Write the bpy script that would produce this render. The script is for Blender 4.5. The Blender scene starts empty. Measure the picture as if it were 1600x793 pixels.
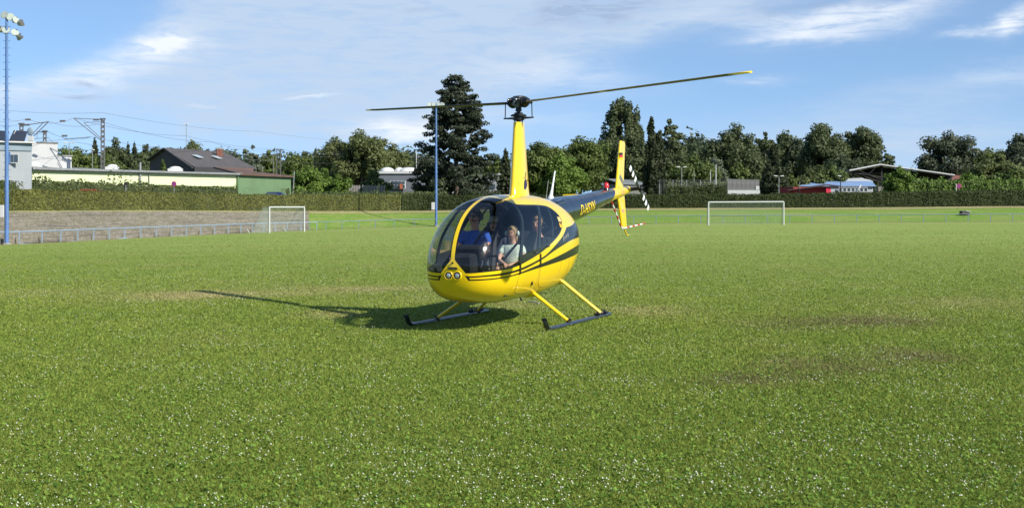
import bpy, math, random
import numpy as np
from mathutils import Vector, Matrix, Euler
random.seed(7); RNG = np.random.default_rng(7)
scene = bpy.context.scene
COL = scene.collection

# ------------------------------------------------------------------ camera
FPX, CAMH, H0 = 2089.7, 1.689, 322.4          # focal length in photo pixels, eye height, horizon row
cam_d = bpy.data.cameras.new("camera"); cam = bpy.data.objects.new("camera", cam_d)
COL.objects.link(cam); scene.camera = cam
cam.location = (0, 0, CAMH); cam.rotation_euler = (math.pi / 2, 0, 0)
cam_d.sensor_width = 36; cam_d.lens = FPX / 1600 * 36
cam_d.shift_y = -(396.5 - H0) / 1600
cam_d.clip_start = 0.1; cam_d.clip_end = 6000

# ------------------------------------------------------------------ light
SUN_TO = Vector((1.12, -.85, 1.0)).normalized()
SUN_EL = math.asin(SUN_TO.z); SUN_AZ = math.atan2(SUN_TO.x, SUN_TO.y)
sd = bpy.data.lights.new("sun", 'SUN'); so = bpy.data.objects.new("sun", sd); COL.objects.link(so)
sd.energy = 5.0; sd.angle = math.radians(0.53); sd.color = (1.0, 0.955, 0.87)
so.rotation_euler = SUN_TO.to_track_quat('Z', 'Y').to_euler()
scene.view_settings.view_transform = 'Standard'; scene.view_settings.look = 'None'
scene.view_settings.exposure = 0.45; scene.view_settings.gamma = 1.0

# ------------------------------------------------------------------ node helper
class NT:
    def __init__(s, tree):
        s.t = tree; s.n = tree.nodes; s.l = tree.links
    def new(s, typ, **kw):
        n = s.n.new(typ)
        for k, v in kw.items():
            setattr(n, k, v)
        return n
    def put(s, sock, v):
        if isinstance(v, bpy.types.NodeSocket): s.l.new(v, sock)
        elif v is not None: sock.default_value = v
    def m(s, op, a, b=None, c=None, clamp=False):
        n = s.new('ShaderNodeMath', operation=op, use_clamp=clamp)
        s.put(n.inputs[0], a)
        if b is not None: s.put(n.inputs[1], b)
        if c is not None: s.put(n.inputs[2], c)
        return n.outputs[0]
    def vm(s, op, a, b=None):
        n = s.new('ShaderNodeVectorMath', operation=op); s.put(n.inputs[0], a)
        if b is not None: s.put(n.inputs[1], b)
        return n.outputs[0]
    def mix(s, f, a, b, blend='MIX'):
        n = s.new('ShaderNodeMix', data_type='RGBA', blend_type=blend)
        s.put(n.inputs[0], f); s.put(n.inputs[6], a if not isinstance(a, tuple) or len(a) == 4 else (*a, 1)); s.put(n.inputs[7], b if not isinstance(b, tuple) or len(b) == 4 else (*b, 1))
        return n.outputs[2]
    def noise(s, vec, scale, detail=4, rough=0.55, dist=0.0):
        n = s.new('ShaderNodeTexNoise'); s.put(n.inputs['Vector'], vec)
        n.inputs['Scale'].default_value = scale; n.inputs['Detail'].default_value = detail
        n.inputs['Roughness'].default_value = rough; n.inputs['Distortion'].default_value = dist
        return n.outputs['Fac']
    def ramp(s, f, lo, hi):
        n = s.new('ShaderNodeMapRange', interpolation_type='SMOOTHSTEP'); s.put(n.inputs[0], f)
        s.put(n.inputs[1], lo); s.put(n.inputs[2], hi)
        return n.outputs[0]
    def pos(s):
        return s.new('ShaderNodeNewGeometry').outputs['Position']
    def scl(s, vec, v):
        return s.vm('MULTIPLY', vec, v)

# ------------------------------------------------------------------ world : nishita sky with clouds
w = bpy.data.worlds.new("World"); scene.world = w; w.use_nodes = True
t = NT(w.node_tree); t.n.clear()
d = t.new('ShaderNodeTexCoord').outputs['Generated']
sep = t.new('ShaderNodeSeparateXYZ'); t.put(sep.inputs[0], d)
lift = t.vm('ADD', d, (0, 0, 0.14))
sky = t.new('ShaderNodeTexSky', sky_type='NISHITA'); sky.sun_disc = False
sky.sun_elevation = SUN_EL; sky.sun_rotation = SUN_AZ
sky.altitude = 200; sky.air_density = 1.0; sky.dust_density = 0.25; sky.ozone_density = 2.0
t.put(sky.inputs[0], t.vm('NORMALIZE', lift))
SKY_ST = 0.125
az = t.m('ARCTAN2', sep.outputs[0], sep.outputs[1])
el = t.m('ARCSINE', sep.outputs[2])
cmb = t.new('ShaderNodeCombineXYZ'); t.put(cmb.inputs[0], az); t.put(cmb.inputs[1], t.m('MULTIPLY', el, 2.2))
cv = cmb.outputs[0]
wn = t.m('SUBTRACT', t.noise(cv, 9, 5, 0.6), 0.5)
wn2 = t.m('SUBTRACT', t.noise(t.vm('ADD', cv, (5, 3, 0)), 9, 5, 0.6), 0.5)
azw = t.m('ADD', az, t.m('MULTIPLY', wn, 0.11)); elw = t.m('ADD', el, t.m('MULTIPLY', wn2, 0.035))
def blob(px, py, rx, ry, rot=0, st=1.0, sharp=1.0):
    """soft cloud patch at a direction given in photo pixels (converted to azimuth / elevation)"""
    a0 = math.atan((px - 800) / FPX); e0 = math.atan((H0 - py) / FPX)
    dx = t.m('SUBTRACT', azw, a0); dy = t.m('SUBTRACT', elw, e0)
    c, s_ = math.cos(rot), math.sin(rot)
    u = t.m('ADD', t.m('MULTIPLY', dx, c * FPX / rx), t.m('MULTIPLY', dy, s_ * FPX / rx))
    v = t.m('ADD', t.m('MULTIPLY', dx, -s_ * FPX / ry), t.m('MULTIPLY', dy, c * FPX / ry))
    r2 = t.m('ADD', t.m('MULTIPLY', u, u), t.m('MULTIPLY', v, v))
    g = t.m('POWER', 2.718, t.m('MULTIPLY', t.m('POWER', r2, sharp), -1.0))
    return t.m('MULTIPLY', g, st)
def total(lst):
    a = lst[0]
    for b in lst[1:]: a = t.m('ADD', a, b)
    return a
veil = total([blob(560, 60, 310, 150, 0.12, .95, 2), blob(345, 35, 85, 85, 0.0, .6, 1.5), blob(830, 20, 330, 95, 0.15, .55, 1.5), blob(1080, 5, 240, 40, 0.08, .7, 1.3),
              blob(330, 190, 330, 70, 0.1, .40), blob(640, 150, 250, 70, 0, .35),
              blob(1450, 230, 330, 60, 0, .55), blob(1050, 240, 420, 45, 0, .35), blob(60, 170, 180, 40, 0.2, .45), blob(1480, 150, 180, 30, .1, .35)])
bright = total([blob(205, 108, 85, 28, 0.42, .48), blob(268, 82, 30, 12, -.1, 1.0), blob(262, 70, 20, 30, -.1, .35), blob(110, 142, 110, 20, 0.25, .42),
                blob(1340, 42, 110, 22, 0.12, .65), blob(1200, 40, 90, 14, -.1, .5), blob(1230, 62, 60, 9, 0, .4), blob(1420, 10, 150, 14, .2, .45),
                blob(630, 200, 75, 12, 0, 1.2), blob(640, 215, 60, 6, 0, .6), blob(760, 190, 160, 12, 0, .3), blob(480, 154, 32, 3.5, 0, .6),
                blob(870, 120, 110, 28, -.1, .40), blob(1180, 126, 50, 7, 0, .35), blob(1590, 50, 30, 16, 0.3, 1.0), blob(1525, 65, 45, 6, .1, .5),
                blob(1560, 125, 90, 14, .1, .3), blob(60, 160, 60, 12, 0, .2), blob(330, 165, 20, 3, 0, .2)])
dark = total([blob(930, 12, 90, 16, .1, .9), blob(150, 145, 22, 5, 0, .7), blob(125, 162, 40, 5, 0, .8), blob(660, 15, 20, 4, 0, .3), blob(1250, 22, 120, 12, .1, .4), blob(700, 190, 120, 8, 0, .25)])
fine = t.noise(t.scl(cv, (1, 2.6, 1)), 26, 8, 0.66, 0.6)
veil = t.ramp(veil, 0.02, 0.95)
veil_n = t.m('MULTIPLY', veil, t.m('ADD', 0.5, t.m('MULTIPLY', t.ramp(fine, .2, .8), .7)))
brt_n = t.m('MULTIPLY', bright, t.ramp(fine, 0.12, 0.66))
# general broken cloud everywhere outside the framed piece of sky
gen = t.m('MULTIPLY', t.ramp(t.noise(t.scl(d, (1, 1, 2.6)), 2.4, 6, 0.6, 0.2), 0.5, 0.72), 0.55)
inframe = t.m('MULTIPLY', t.ramp(t.m('ABSOLUTE', az), 0.62, 0.40), t.ramp(el, 0.30, 0.17))
gen = t.m('MULTIPLY', gen, t.m('SUBTRACT', 1.0, inframe))
skyc = t.mix(1.0, sky.outputs[0], (.90, .97, 1.03, 1), 'MULTIPLY')
cfac = t.m('MINIMUM', t.m('ADD', veil_n, gen), 0.9)
c1 = t.mix(cfac, skyc, (3.3, 4.1, 5.2, 1))
c2 = t.mix(t.m('MINIMUM', brt_n, 0.92), c1, (5.6, 5.9, 6.3, 1))
c3 = t.mix(t.m('MINIMUM', t.m('MULTIPLY', dark, t.ramp(fine, 0.35, 0.6)), 0.6), c2, (1.85, 2.5, 3.8, 1))
bg = t.new('ShaderNodeBackground'); t.put(bg.inputs[0], c3); bg.inputs[1].default_value = SKY_ST
out = t.new('ShaderNodeOutputWorld'); t.l.new(bg.outputs[0], out.inputs[0])

# ------------------------------------------------------------------ helpers
def pch(xs, ys):
    xs = np.array(xs, float); ys = np.array(ys, float); h_ = np.diff(xs); dd = np.diff(ys) / h_
    m = np.zeros_like(ys); m[0] = dd[0]; m[-1] = dd[-1]
    for i in range(1, len(xs) - 1):
        if dd[i - 1] * dd[i] > 0:
            w1 = 2 * h_[i] + h_[i - 1]; w2 = h_[i] + 2 * h_[i - 1]; m[i] = (w1 + w2) / (w1 / dd[i - 1] + w2 / dd[i])
    def g(x):
        x = np.clip(x, xs[0], xs[-1]); k = np.clip(np.searchsorted(xs, x) - 1, 0, len(xs) - 2)
        u = (x - xs[k]) / h_[k]
        return (2*u**3-3*u**2+1)*ys[k]+(u**3-2*u**2+u)*h_[k]*m[k]+(-2*u**3+3*u**2)*ys[k+1]+(u**3-u**2)*h_[k]*m[k+1]
    return g

def mat(name, color, rough=0.6, metal=0.0, noise=0.0, nscale=8.0, bump=0.0, bscale=30.0, coat=0.0, spec=0.5, color2=None, stretch=None, emit=None):
    m = bpy.data.materials.new(name); m.use_nodes = True; q = NT(m.node_tree)
    b = q.n['Principled BSDF']; b.inputs['Roughness'].default_value = rough; b.inputs['Metallic'].default_value = metal
    b.inputs['Coat Weight'].default_value = coat; b.inputs['Coat Roughness'].default_value = 0.04; b.inputs['Specular IOR Level'].default_value = spec
    tc = q.new('ShaderNodeTexCoord').outputs['Object']
    if stretch: tc = q.scl(tc, stretch)
    if noise > 0 or color2:
        n = q.noise(tc, nscale, 6, 0.6)
        c2 = color2 or tuple(max(0, c * (1 - noise)) for c in color)
        q.put(b.inputs['Base Color'], q.mix(q.ramp(n, 0.32, 0.68), color, c2))
        rr = q.m('ADD', rough, q.m('MULTIPLY', q.m('SUBTRACT', n, 0.5), 0.25 * min(1, rough * 2)), clamp=True)
        q.put(b.inputs['Roughness'], rr)
    else:
        b.inputs['Base Color'].default_value = (*color, 1)
    if bump > 0:
        bn = q.new('ShaderNodeBump'); bn.inputs['Strength'].default_value = bump; bn.inputs['Distance'].default_value = 0.02
        q.put(bn.inputs['Height'], q.noise(tc, bscale, 4, 0.6)); q.put(b.inputs['Normal'], bn.outputs[0])
    if emit:
        b.inputs['Emission Color'].default_value = (*emit, 1); b.inputs['Emission Strength'].default_value = 1
    return m

def tag(o, label=None, cat=None, group=None, kind=None):
    if label: o['label'] = label
    if cat: o['category'] = cat
    if group: o['group'] = group
    if kind: o['kind'] = kind
    return o

def empty(name, loc, rz=0, label=None, cat=None, group=None):
    o = bpy.data.objects.new(name, None); COL.objects.link(o); o.location = loc; o.rotation_euler = (0, 0, rz)
    o.empty_display_size = 0.2
    return tag(o, label, cat, group)

def np_mesh(name, V, F, k, mats=(), col=None, mi=None, smooth=False):
    """fast mesh: V (n,3); F (m,k) indices, all faces with k corners"""
    me = bpy.data.meshes.new(name); V = np.asarray(V, np.float32); F = np.asarray(F, np.int32)
    me.vertices.add(len(V)); me.vertices.foreach_set('co', V.ravel())
    me.loops.add(F.size); me.loops.foreach_set('vertex_index', F.ravel())
    me.polygons.add(len(F)); me.polygons.foreach_set('loop_start', np.arange(0, F.size, k, dtype=np.int32))
    me.polygons.foreach_set('loop_total', np.full(len(F), k, np.int32))
    if mi is not None: me.polygons.foreach_set('material_index', np.asarray(mi, np.int32))
    if smooth: me.polygons.foreach_set('use_smooth', np.ones(len(F), bool))
    for m in mats: me.materials.append(m)
    if col is not None:
        at = me.attributes.new('tint', 'FLOAT', 'FACE'); at.data.foreach_set('value', np.asarray(col, np.float32))
    me.update(); me.validate()
    return me

def link(name, me, parent=None, loc=None, rot=None):
    o = bpy.data.objects.new(name, me); COL.objects.link(o); o.parent = parent
    if loc is not None: o.location = loc
    if rot is not None: o.rotation_euler = rot
    return o

class MB:
    def __init__(s): s.v = []; s.f = []; s.m = []; s.sm = []
    def add(s, V, F, m=0, smooth=False):
        b = len(s.v); s.v += [tuple(map(float, p)) for p in V]
        for f in F: s.f.append(tuple(i + b for i in f)); s.m.append(m); s.sm.append(smooth)
        return s
    def box(s, c, d, rot=None, m=0, taper=1.0, bev=0.0):
        x, y, z = d[0] / 2, d[1] / 2, d[2] / 2
        R = Euler(rot).to_matrix() if rot else Matrix.Identity(3)
        c = Vector(c)
        if bev > 0:
            pts = []; b = bev
            for sz in (-1, 1):
                for (px, py) in ((x, y - b), (x - b, y), (-x + b, y), (-x, y - b), (-x, -y + b), (-x + b, -y), (x - b, -y), (x, -y + b)):
                    pts.append((px, py, sz * (z - b)))
            ring = [(px * (1 - b / x), py * (1 - b / y)) for (px, py) in ((x, y - b), (x - b, y), (-x + b, y), (-x, y - b), (-x, -y + b), (-x + b, -y), (x - b, -y), (x, -y + b))]
            lo = [(p[0], p[1], -z) for p in ring]; hi = [(p[0], p[1], z) for p in ring]
            V = lo + pts[:8] + pts[8:] + hi
            F = [tuple(range(7, -1, -1)), tuple(range(24, 32))]
            for r in range(3):
                for i in range(8): F.append((r*8+i, r*8+(i+1) % 8, (r+1)*8+(i+1) % 8, (r+1)*8+i))
            V = [c + R @ Vector(p) for p in V]
            return s.add(V, F, m)
        V = [(-x,-y,-z),(x,-y,-z),(x,y,-z),(-x,y,-z),(-x*taper,-y*taper,z),(x*taper,-y*taper,z),(x*taper,y*taper,z),(-x*taper,y*taper,z)]
        V = [c + R @ Vector(p) for p in V]
        return s.add(V, [(0,3,2,1),(4,5,6,7),(0,1,5,4),(1,2,6,5),(2,3,7,6),(3,0,4,7)], m)
    def tube(s, pts, r, n=8, m=0, cap=True, sq=(1, 1)):
        pts = [Vector(p) for p in pts]; rs = r if isinstance(r, (list, tuple)) else [r] * len(pts)
        V = []; up = None
        for i, p in enumerate(pts):
            a = pts[max(i - 1, 0)]; b = pts[min(i + 1, len(pts) - 1)]; dr = (b - a).normalized()
            if up is None:
                up = Vector((0, 0, 1)) if abs(dr.z) < 0.9 else Vector((0, 1, 0))
            sx = dr.cross(up).normalized(); sy = sx.cross(dr).normalized(); up = sy
            for k in range(n):
                an = 2 * math.pi * k / n
                V.append(p + sx * math.cos(an) * rs[i] * sq[0] + sy * math.sin(an) * rs[i] * sq[1])
        F = []
        for i in range(len(pts) - 1):
            for k in range(n): F.append((i*n+k, i*n+(k+1) % n, (i+1)*n+(k+1) % n, (i+1)*n+k))
        s.add(V, F, m, n > 5)
        if cap:
            s.add(V[:n], [tuple(range(n - 1, -1, -1))], m); s.add(V[-n:], [tuple(range(n))], m)
        return s
    def sphere(s, c, r, nu=10, nv=8, m=0, zmin=-1.0, zmax=1.0):
        r = (r, r, r) if not isinstance(r, (tuple, list)) else r
        V = []; F = []
        for j in range(nv + 1):
            ph = math.asin(zmin) + (math.asin(zmax) - math.asin(zmin)) * j / nv
            for i in range(nu):
                th = 2 * math.pi * i / nu
                V.append((c[0]+r[0]*math.cos(ph)*math.cos(th), c[1]+r[1]*math.cos(ph)*math.sin(th), c[2]+r[2]*math.sin(ph)))
        for j in range(nv):
            for i in range(nu): F.append((j*nu+i, j*nu+(i+1) % nu, (j+1)*nu+(i+1) % nu, (j+1)*nu+i))
        return s.add(V, F, m, True)
    def prism(s, poly, axis, a, b, m=0):
        """poly: 2D points, extruded along axis ('x','y','z') from a to b"""
        def P3(p, t):
            return {'x': (t, p[0], p[1]), 'y': (p[0], t, p[1]), 'z': (p[0], p[1], t)}[axis]
        n = len(poly); V = [P3(p, a) for p in poly] + [P3(p, b) for p in poly]
        F = [tuple(range(n)), tuple(range(2*n-1, n-1, -1))] + [(i, i+n, (i+1) % n + n, (i+1) % n) for i in range(n)]
        return s.add(V, F, m)
    def build(s, name, mats, parent=None, loc=None, rot=None, fix=True):
        me = bpy.data.meshes.new(name); me.from_pydata(s.v, [], s.f)
        if not isinstance(mats, (list, tuple)): mats = [mats]
        for m in mats: me.materials.append(m)
        me.polygons.foreach_set('material_index', s.m); me.polygons.foreach_set('use_smooth', s.sm)
        me.update(); me.validate()
        if fix:
            import bmesh
            bm = bmesh.new(); bm.from_mesh(me); bmesh.ops.recalc_face_normals(bm, faces=bm.faces); bm.to_mesh(me); bm.free()
        return link(name, me, parent, loc, rot)

def copy_tree(o, parent=None):
    c = o.copy(); COL.objects.link(c); c.parent = parent
    for ch in list(o.children):
        copy_tree(ch, c)
    return c
# ------------------------------------------------------------------ terrain
_px = [-1500, -400, 25, 210, 350, 485, 675, 1050, 1425, 1600, 3100]
YF = pch(_px, [70, 88, 104, 122, 138, 156, 168, 165, 165, 165, 160])
ZF = pch(_px, [-1.2, -1.25, -1.23, -1.19, -1.13, -1.08, -.82, -.43, -.24, -.17, -.1])
YH = pch(_px, [84, 102, 118, 136, 152, 170, 182, 180, 180, 180, 175])
HB = pch([-1500, 25, 210, 350, 485, 640, 800, 1050, 1340, 1600, 3100], [332, 331, 330, 330.5, 331, 330.5, 328, 326.3, 325.3, 323.2, 322])   # hedge base row
HT = pch([-1500, 25, 150, 250, 485, 675, 1050, 1200, 1330, 1600, 3100], [296, 297, 299.5, 301.5, 305, 305.2, 304, 303.5, 301, 297.3, 296])
def ZH(px): return CAMH - (HB(px) - H0) * YH(px) / FPX
def ZT(px): return CAMH - (HT(px) - H0) * YH(px) / FPX
def pxof(X, Y): return 800 + FPX * X / np.maximum(Y, 1e-3)
def G(X, Y):
    """height of the ground in front of the camera"""
    X = np.asarray(X, float); Y = np.asarray(Y, float)
    p = np.clip(pxof(X, np.maximum(Y, 15)), -1500, 3100)
    yf, zf, yh, zh = YF(p), ZF(p), YH(p), ZH(p)
    tt = np.clip((Y - 20) / (yf - 20), 0, 1)
    z = zf * tt ** 1.6
    z = z + np.clip((Y - yf - .6) / (yh - yf - 1.2), 0, 1) * (zh - zf)
    return z
def at(px, Y, dz=0.0):
    X = (px - 800) / FPX * Y
    return Vector((X, Y, float(G(X, Y)) + dz))
def zrow(py, Y): return CAMH - (py - H0) * Y / FPX

def grass_group():
    """shared colour pattern of the pitch: dry patches by place, in world metres -> (dry, dark, var)"""
    g = bpy.data.node_groups.new("pitch_wear", 'ShaderNodeTree')
    for nm in ('Dry', 'Brown', 'Var'):
        g.interface.new_socket(nm, in_out='OUTPUT', socket_type='NodeSocketFloat')
    q = NT(g); go = q.new('NodeGroupOutput'); P = q.pos(); sp = q.new('ShaderNodeSeparateXYZ'); q.put(sp.inputs[0], P)
    n1 = q.m('SUBTRACT', q.noise(P, 1.6, 8, 0.8), 0.5); n2 = q.m('SUBTRACT', q.noise(q.vm('ADD', P, (9, 4, 2)), 1.6, 8, 0.8), 0.5)
    x = q.m('ADD', sp.outputs[0], q.m('MULTIPLY', n1, 2.2)); y = q.m('ADD', sp.outputs[1], q.m('MULTIPLY', n2, 3.0))
    def B(px, py, rx, ry, st):
        Y = FPX * CAMH / (py - H0); X = (px - 800) / FPX * Y
        u = q.m('DIVIDE', q.m('SUBTRACT', x, X), rx); v = q.m('DIVIDE', q.m('SUBTRACT', y, Y), ry)
        return q.m('MULTIPLY', q.m('POWER', 2.718, q.m('MULTIPLY', q.m('ADD', q.m('MULTIPLY', u, u), q.m('MULTIPLY', v, v)), -1)), st)
    def tot(L):
        a = L[0]
        for b in L[1:]: a = q.m('ADD', a, b)
        return a
    dry = tot([B(290, 460, 1.1, 1.5, .95), B(440, 458, 1.4, .9, .5), B(570, 450, 1.5, .9, .75), B(1010, 485, .8, 1.1, .6), B(520, 490, .5, .8, .7),
               B(800, 475, .6, .9, .45), B(90, 455, 1.6, 1.6, .3), B(1420, 553, .35, .45, .8), B(1240, 570, .35, .4, .4), B(1500, 470, 1.4, 1.2, .4), B(1180, 600, .3, .3, .4), B(1380, 495, .7, .8, .4), B(760, 462, 1.2, 1.5, .3)])
    brown = tot([B(1190, 592, .6, .5, .75), B(1300, 572, .7, .7, .65), B(1430, 556, .6, .8, .65), B(1230, 508, .8, .8, .35), B(1380, 503, .9, .8, .6), B(980, 520, .4, .5, .25), B(1320, 500, 1.2, .8, .4)])
    spk = q.ramp(q.noise(P, 9, 4, 0.7), 0.3, 0.65)
    q.put(go.inputs[0], q.m('MULTIPLY', dry, q.m('ADD', .45, q.m('MULTIPLY', spk, .6)), clamp=True))
    q.put(go.inputs[1], q.m('MULTIPLY', brown, q.m('ADD', .4, q.m('MULTIPLY', spk, .7)), clamp=True))
    var = q.m('ADD', q.m('MULTIPLY', q.noise(q.scl(P, (1, .55, 1)), 0.55, 5, 0.6), .55), q.m('MULTIPLY', q.noise(P, 3.2, 4, .6), .45))
    q.put(go.inputs[2], q.ramp(var, 0.34, 0.66))
    return g
WEAR = grass_group()
def grass_mat(name, blades):
    m = bpy.data.materials.new(name); m.use_nodes = True; q = NT(m.node_tree); b = q.n['Principled BSDF']
    gi = q.new('ShaderNodeGroup'); gi.node_tree = WEAR
    P = q.pos()
    if blades:
        a = q.new('ShaderNodeAttribute'); a.attribute_name = 'tint'; f = a.outputs['Fac']
        c = q.mix(f, (0.11, 0.155, 0.020), (0.35, 0.395, 0.085))
        c = q.mix(q.m('MULTIPLY', gi.outputs['Var'], .55), c, q.mix(f, (0.09, 0.15, 0.018), (0.255, 0.33, 0.06)))
    else:
        f = q.ramp(q.noise(P, 38, 5, 0.75), 0.35, 0.68)
        c = q.mix(f, (0.10, 0.148, 0.020), (0.31, 0.365, 0.075))
        c = q.mix(q.m('MULTIPLY', gi.outputs['Var'], .5), c, (0.10, 0.175, 0.024))
        sp = q.new('ShaderNodeSeparateXYZ'); q.put(sp.inputs[0], P)
        far = q.ramp(sp.outputs[1], 20, 75)
        st = q.ramp(q.noise(q.scl(P, (.05, .5, 1)), 1.0, 4, .6), .35, .7)
        c = q.mix(far, c, q.mix(st, q.mix(f, (0.15, 0.22, 0.04), (0.27, 0.345, 0.075)), q.mix(f, (0.21, 0.28, 0.055), (0.35, 0.40, 0.12))))
    sp2 = q.new('ShaderNodeSeparateXYZ'); q.put(sp2.inputs[0], P)
    big = q.m('MULTIPLY', q.ramp(q.noise(q.scl(P, (1, .5, 1)), .42, 6, .7, .4), .48, .70), q.m('MULTIPLY', q.ramp(sp2.outputs[1], 10, 22), .55))
    c = q.mix(big, c, q.mix(f, (0.17, 0.18, 0.045), (0.36, 0.36, 0.12)))
    c = q.mix(q.m('MULTIPLY', gi.outputs['Dry'], 1.0, clamp=True), c, q.mix(f, (0.25, 0.20, 0.08), (0.52, 0.44, 0.22)))
    c = q.mix(q.m('MULTIPLY', gi.outputs['Brown'], 1.1, clamp=True), c, q.mix(f, (0.08, 0.07, 0.03), (0.26, 0.21, 0.11)))
    q.put(b.inputs['Base Color'], c); b.inputs['Roughness'].default_value = 0.75; b.inputs['Specular IOR Level'].default_value = 0.08
    if blades:
        tr = q.new('ShaderNodeBsdfTranslucent'); q.put(tr.inputs[0], c); mx = q.new('ShaderNodeMixShader'); mx.inputs[0].default_value = 0.28
        q.l.new(b.outputs[0], mx.inputs[1]); q.l.new(tr.outputs[0], mx.inputs[2]); q.l.new(mx.outputs[0], q.n['Material Output'].inputs[0])
    else:
        bp = q.new('ShaderNodeBump'); bp.inputs['Strength'].default_value = 0.6; bp.inputs['Distance'].default_value = 0.05
        q.put(bp.inputs['Height'], q.noise(P, 25, 4, 0.7)); q.put(b.inputs['Normal'], bp.outputs[0])
    return m
M_FIELD = grass_mat("pitch_grass", False); M_BLADE = grass_mat("grass_blade", True)

def bank_mat(name, c1, c2, c3, sc=1.2):
    m = bpy.data.materials.new(name); m.use_nodes = True; q = NT(m.node_tree); b = q.n['Principled BSDF']; P = q.pos()
    c = q.mix(q.ramp(q.noise(P, sc * 3, 6, .75), .35, .65), c1, c2)
    c = q.mix(q.m('MULTIPLY', q.ramp(q.noise(q.scl(P, (.12, .5, 6)), sc, 5, .75), .46, .62), .85), c, c3)
    q.put(b.inputs['Base Color'], c); b.inputs['Roughness'].default_value = .9; b.inputs['Specular IOR Level'].default_value = .15
    bp = q.new('ShaderNodeBump'); bp.inputs['Strength'].default_value = .9; bp.inputs['Distance'].default_value = .15
    q.put(bp.inputs['Height'], q.noise(P, sc * 4, 5, .7)); q.put(b.inputs['Normal'], bp.outputs[0])
    return m
M_BANK = bank_mat("bank_grass", (.10, .19, .025), (.20, .31, .05), (.26, .28, .09))
M_TERR = bank_mat("terrace_stone", (.15, .135, .105), (.25, .225, .18), (.12, .115, .065), 1.3)
M_TRACK = mat("track_clay", (.30, .15, .10), .9, noise=.4, nscale=1.5, color2=(.24, .17, .10))
M_LAND = bank_mat("rough_grass", (.07, .11, .025), (.14, .18, .05), (.2, .18, .09), .3)

# ring of directions all round the pitch
ring = []
for px in np.linspace(-1500, 3100, 240):
    ring.append((px, (px - 800) / FPX, None))
def ringpt(px, Y): return ((px - 800) / FPX * Y, Y)
angL = math.atan2(-2300 / FPX, 1); angR = math.atan2(2300 / FPX, 1)
arc = np.linspace(angR, 2 * math.pi + angL, 60)[1:-1]
def ringcurve(fY, off=0.0):
    pts = []
    for px, a, _ in ring:
        pts.append(((px - 800) / FPX * (fY(px) + off), fY(px) + off))
    rR = math.hypot(*pts[-1]); rL = math.hypot(*pts[0])
    for an in arc:
        u = (an - arc[0]) / (arc[-1] - arc[0]); r = rR + (rL - rR) * u
        pts.append((r * math.sin(an), r * math.cos(an)))
    return np.array(pts)
nR = len(ring) + len(arc)
def ringz(XY, zarc):
    z = np.zeros(len(XY)); n = len(ring)
    z[:n] = G(XY[:n, 0], XY[:n, 1]); z[n:] = zarc
    return z
def ring_strip(name, rows, mats, kind='structure', cols=None):
    V = np.concatenate([np.column_stack([xy, z]) for xy, z in rows]); F = []
    n = nR; js = range(n) if cols is None else cols
    for i in range(len(rows) - 1):
        for j in js:
            k = (j + 1) % n; F.append((i*n+j, i*n+k, (i+1)*n+k, (i+1)*n+j))
    me = np_mesh(name, V, F, 4, mats, smooth=True); o = link(name, me)
    if kind: o['kind'] = kind
    return o
edge = ringcurve(YF, -5.0); zedge = ringz(edge, -.5)
C0 = np.array([0.0, 0.0]); rows = []
for tt in [0.0005, .03, .06, .1, .15, .2, .25, .3, .35, .4, .45, .5, .55, .6, .65, .7, .75, .8, .85, .9, .95, 1.0]:
    xy = C0 + (edge - C0) * tt; z = np.zeros(nR); n = len(ring); z[:n] = G(xy[:n, 0], xy[:n, 1])
    z[n:] = -.5 * tt ** 1.6; rows.append((xy, z))
ring_strip("pitch", rows, [M_FIELD])
e2 = ringcurve(YF, -.7); e3 = ringcurve(YF, .5)
ring_strip("running_track", [(edge, zedge), (e2, ringz(e2, -.5))], [M_TRACK])
# verge, then bank up to the hedge; the bank is terraced at the left
M_VERGE = bank_mat("verge", (.22, .17, .09), (.30, .26, .13), (.14, .2, .05), 2)
ring_strip("verge", [(e2, ringz(e2, -.5)), (e3, ringz(e3, -.5))], [M_VERGE])
hb = ringcurve(YH, -.6); hb2 = ringcurve(YH, 3.0)
bank_rows = []
for u in np.linspace(0, 1, 9):
    xy = e3 + (hb - e3) * u; z = ringz(xy, -.5 + 1.9 * u); bank_rows.append((xy, z))
bank_rows.append((hb2, ringz(hb2, 1.4)))
pxr = np.array([r[0] for r in ring]); jt = int(np.searchsorted(pxr, 448))
ring_strip("grass_bank", bank_rows, [M_BANK], cols=range(jt, nR))
zt = [bank_rows[0]]
NS = 6
za = ringz(e3, -.5); zb = ringz(hb, 1.4)
for s_ in range(NS):
    xy1 = e3 + (hb - e3) * (s_ + .02) / NS; xy2 = e3 + (hb - e3) * (s_ + .06) / NS
    z1 = za + (zb - za) * (s_) / NS; z2 = za + (zb - za) * (s_ + .93) / NS
    zt.append((xy1, z1)); zt.append((xy2, z2))
    xy3 = e3 + (hb - e3) * (s_ + .98) / NS; zt.append((xy3, za + (zb - za) * (s_ + 1.0) / NS))
zt.append((hb2, ringz(hb2, 1.4)))
jn = np.random.default_rng(3)
zt = [(xy, z + jn.normal(0, .035, len(z))) for xy, z in zt]
ring_strip("terrace", zt, [M_TERR], cols=range(0, jt + 1))
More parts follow.
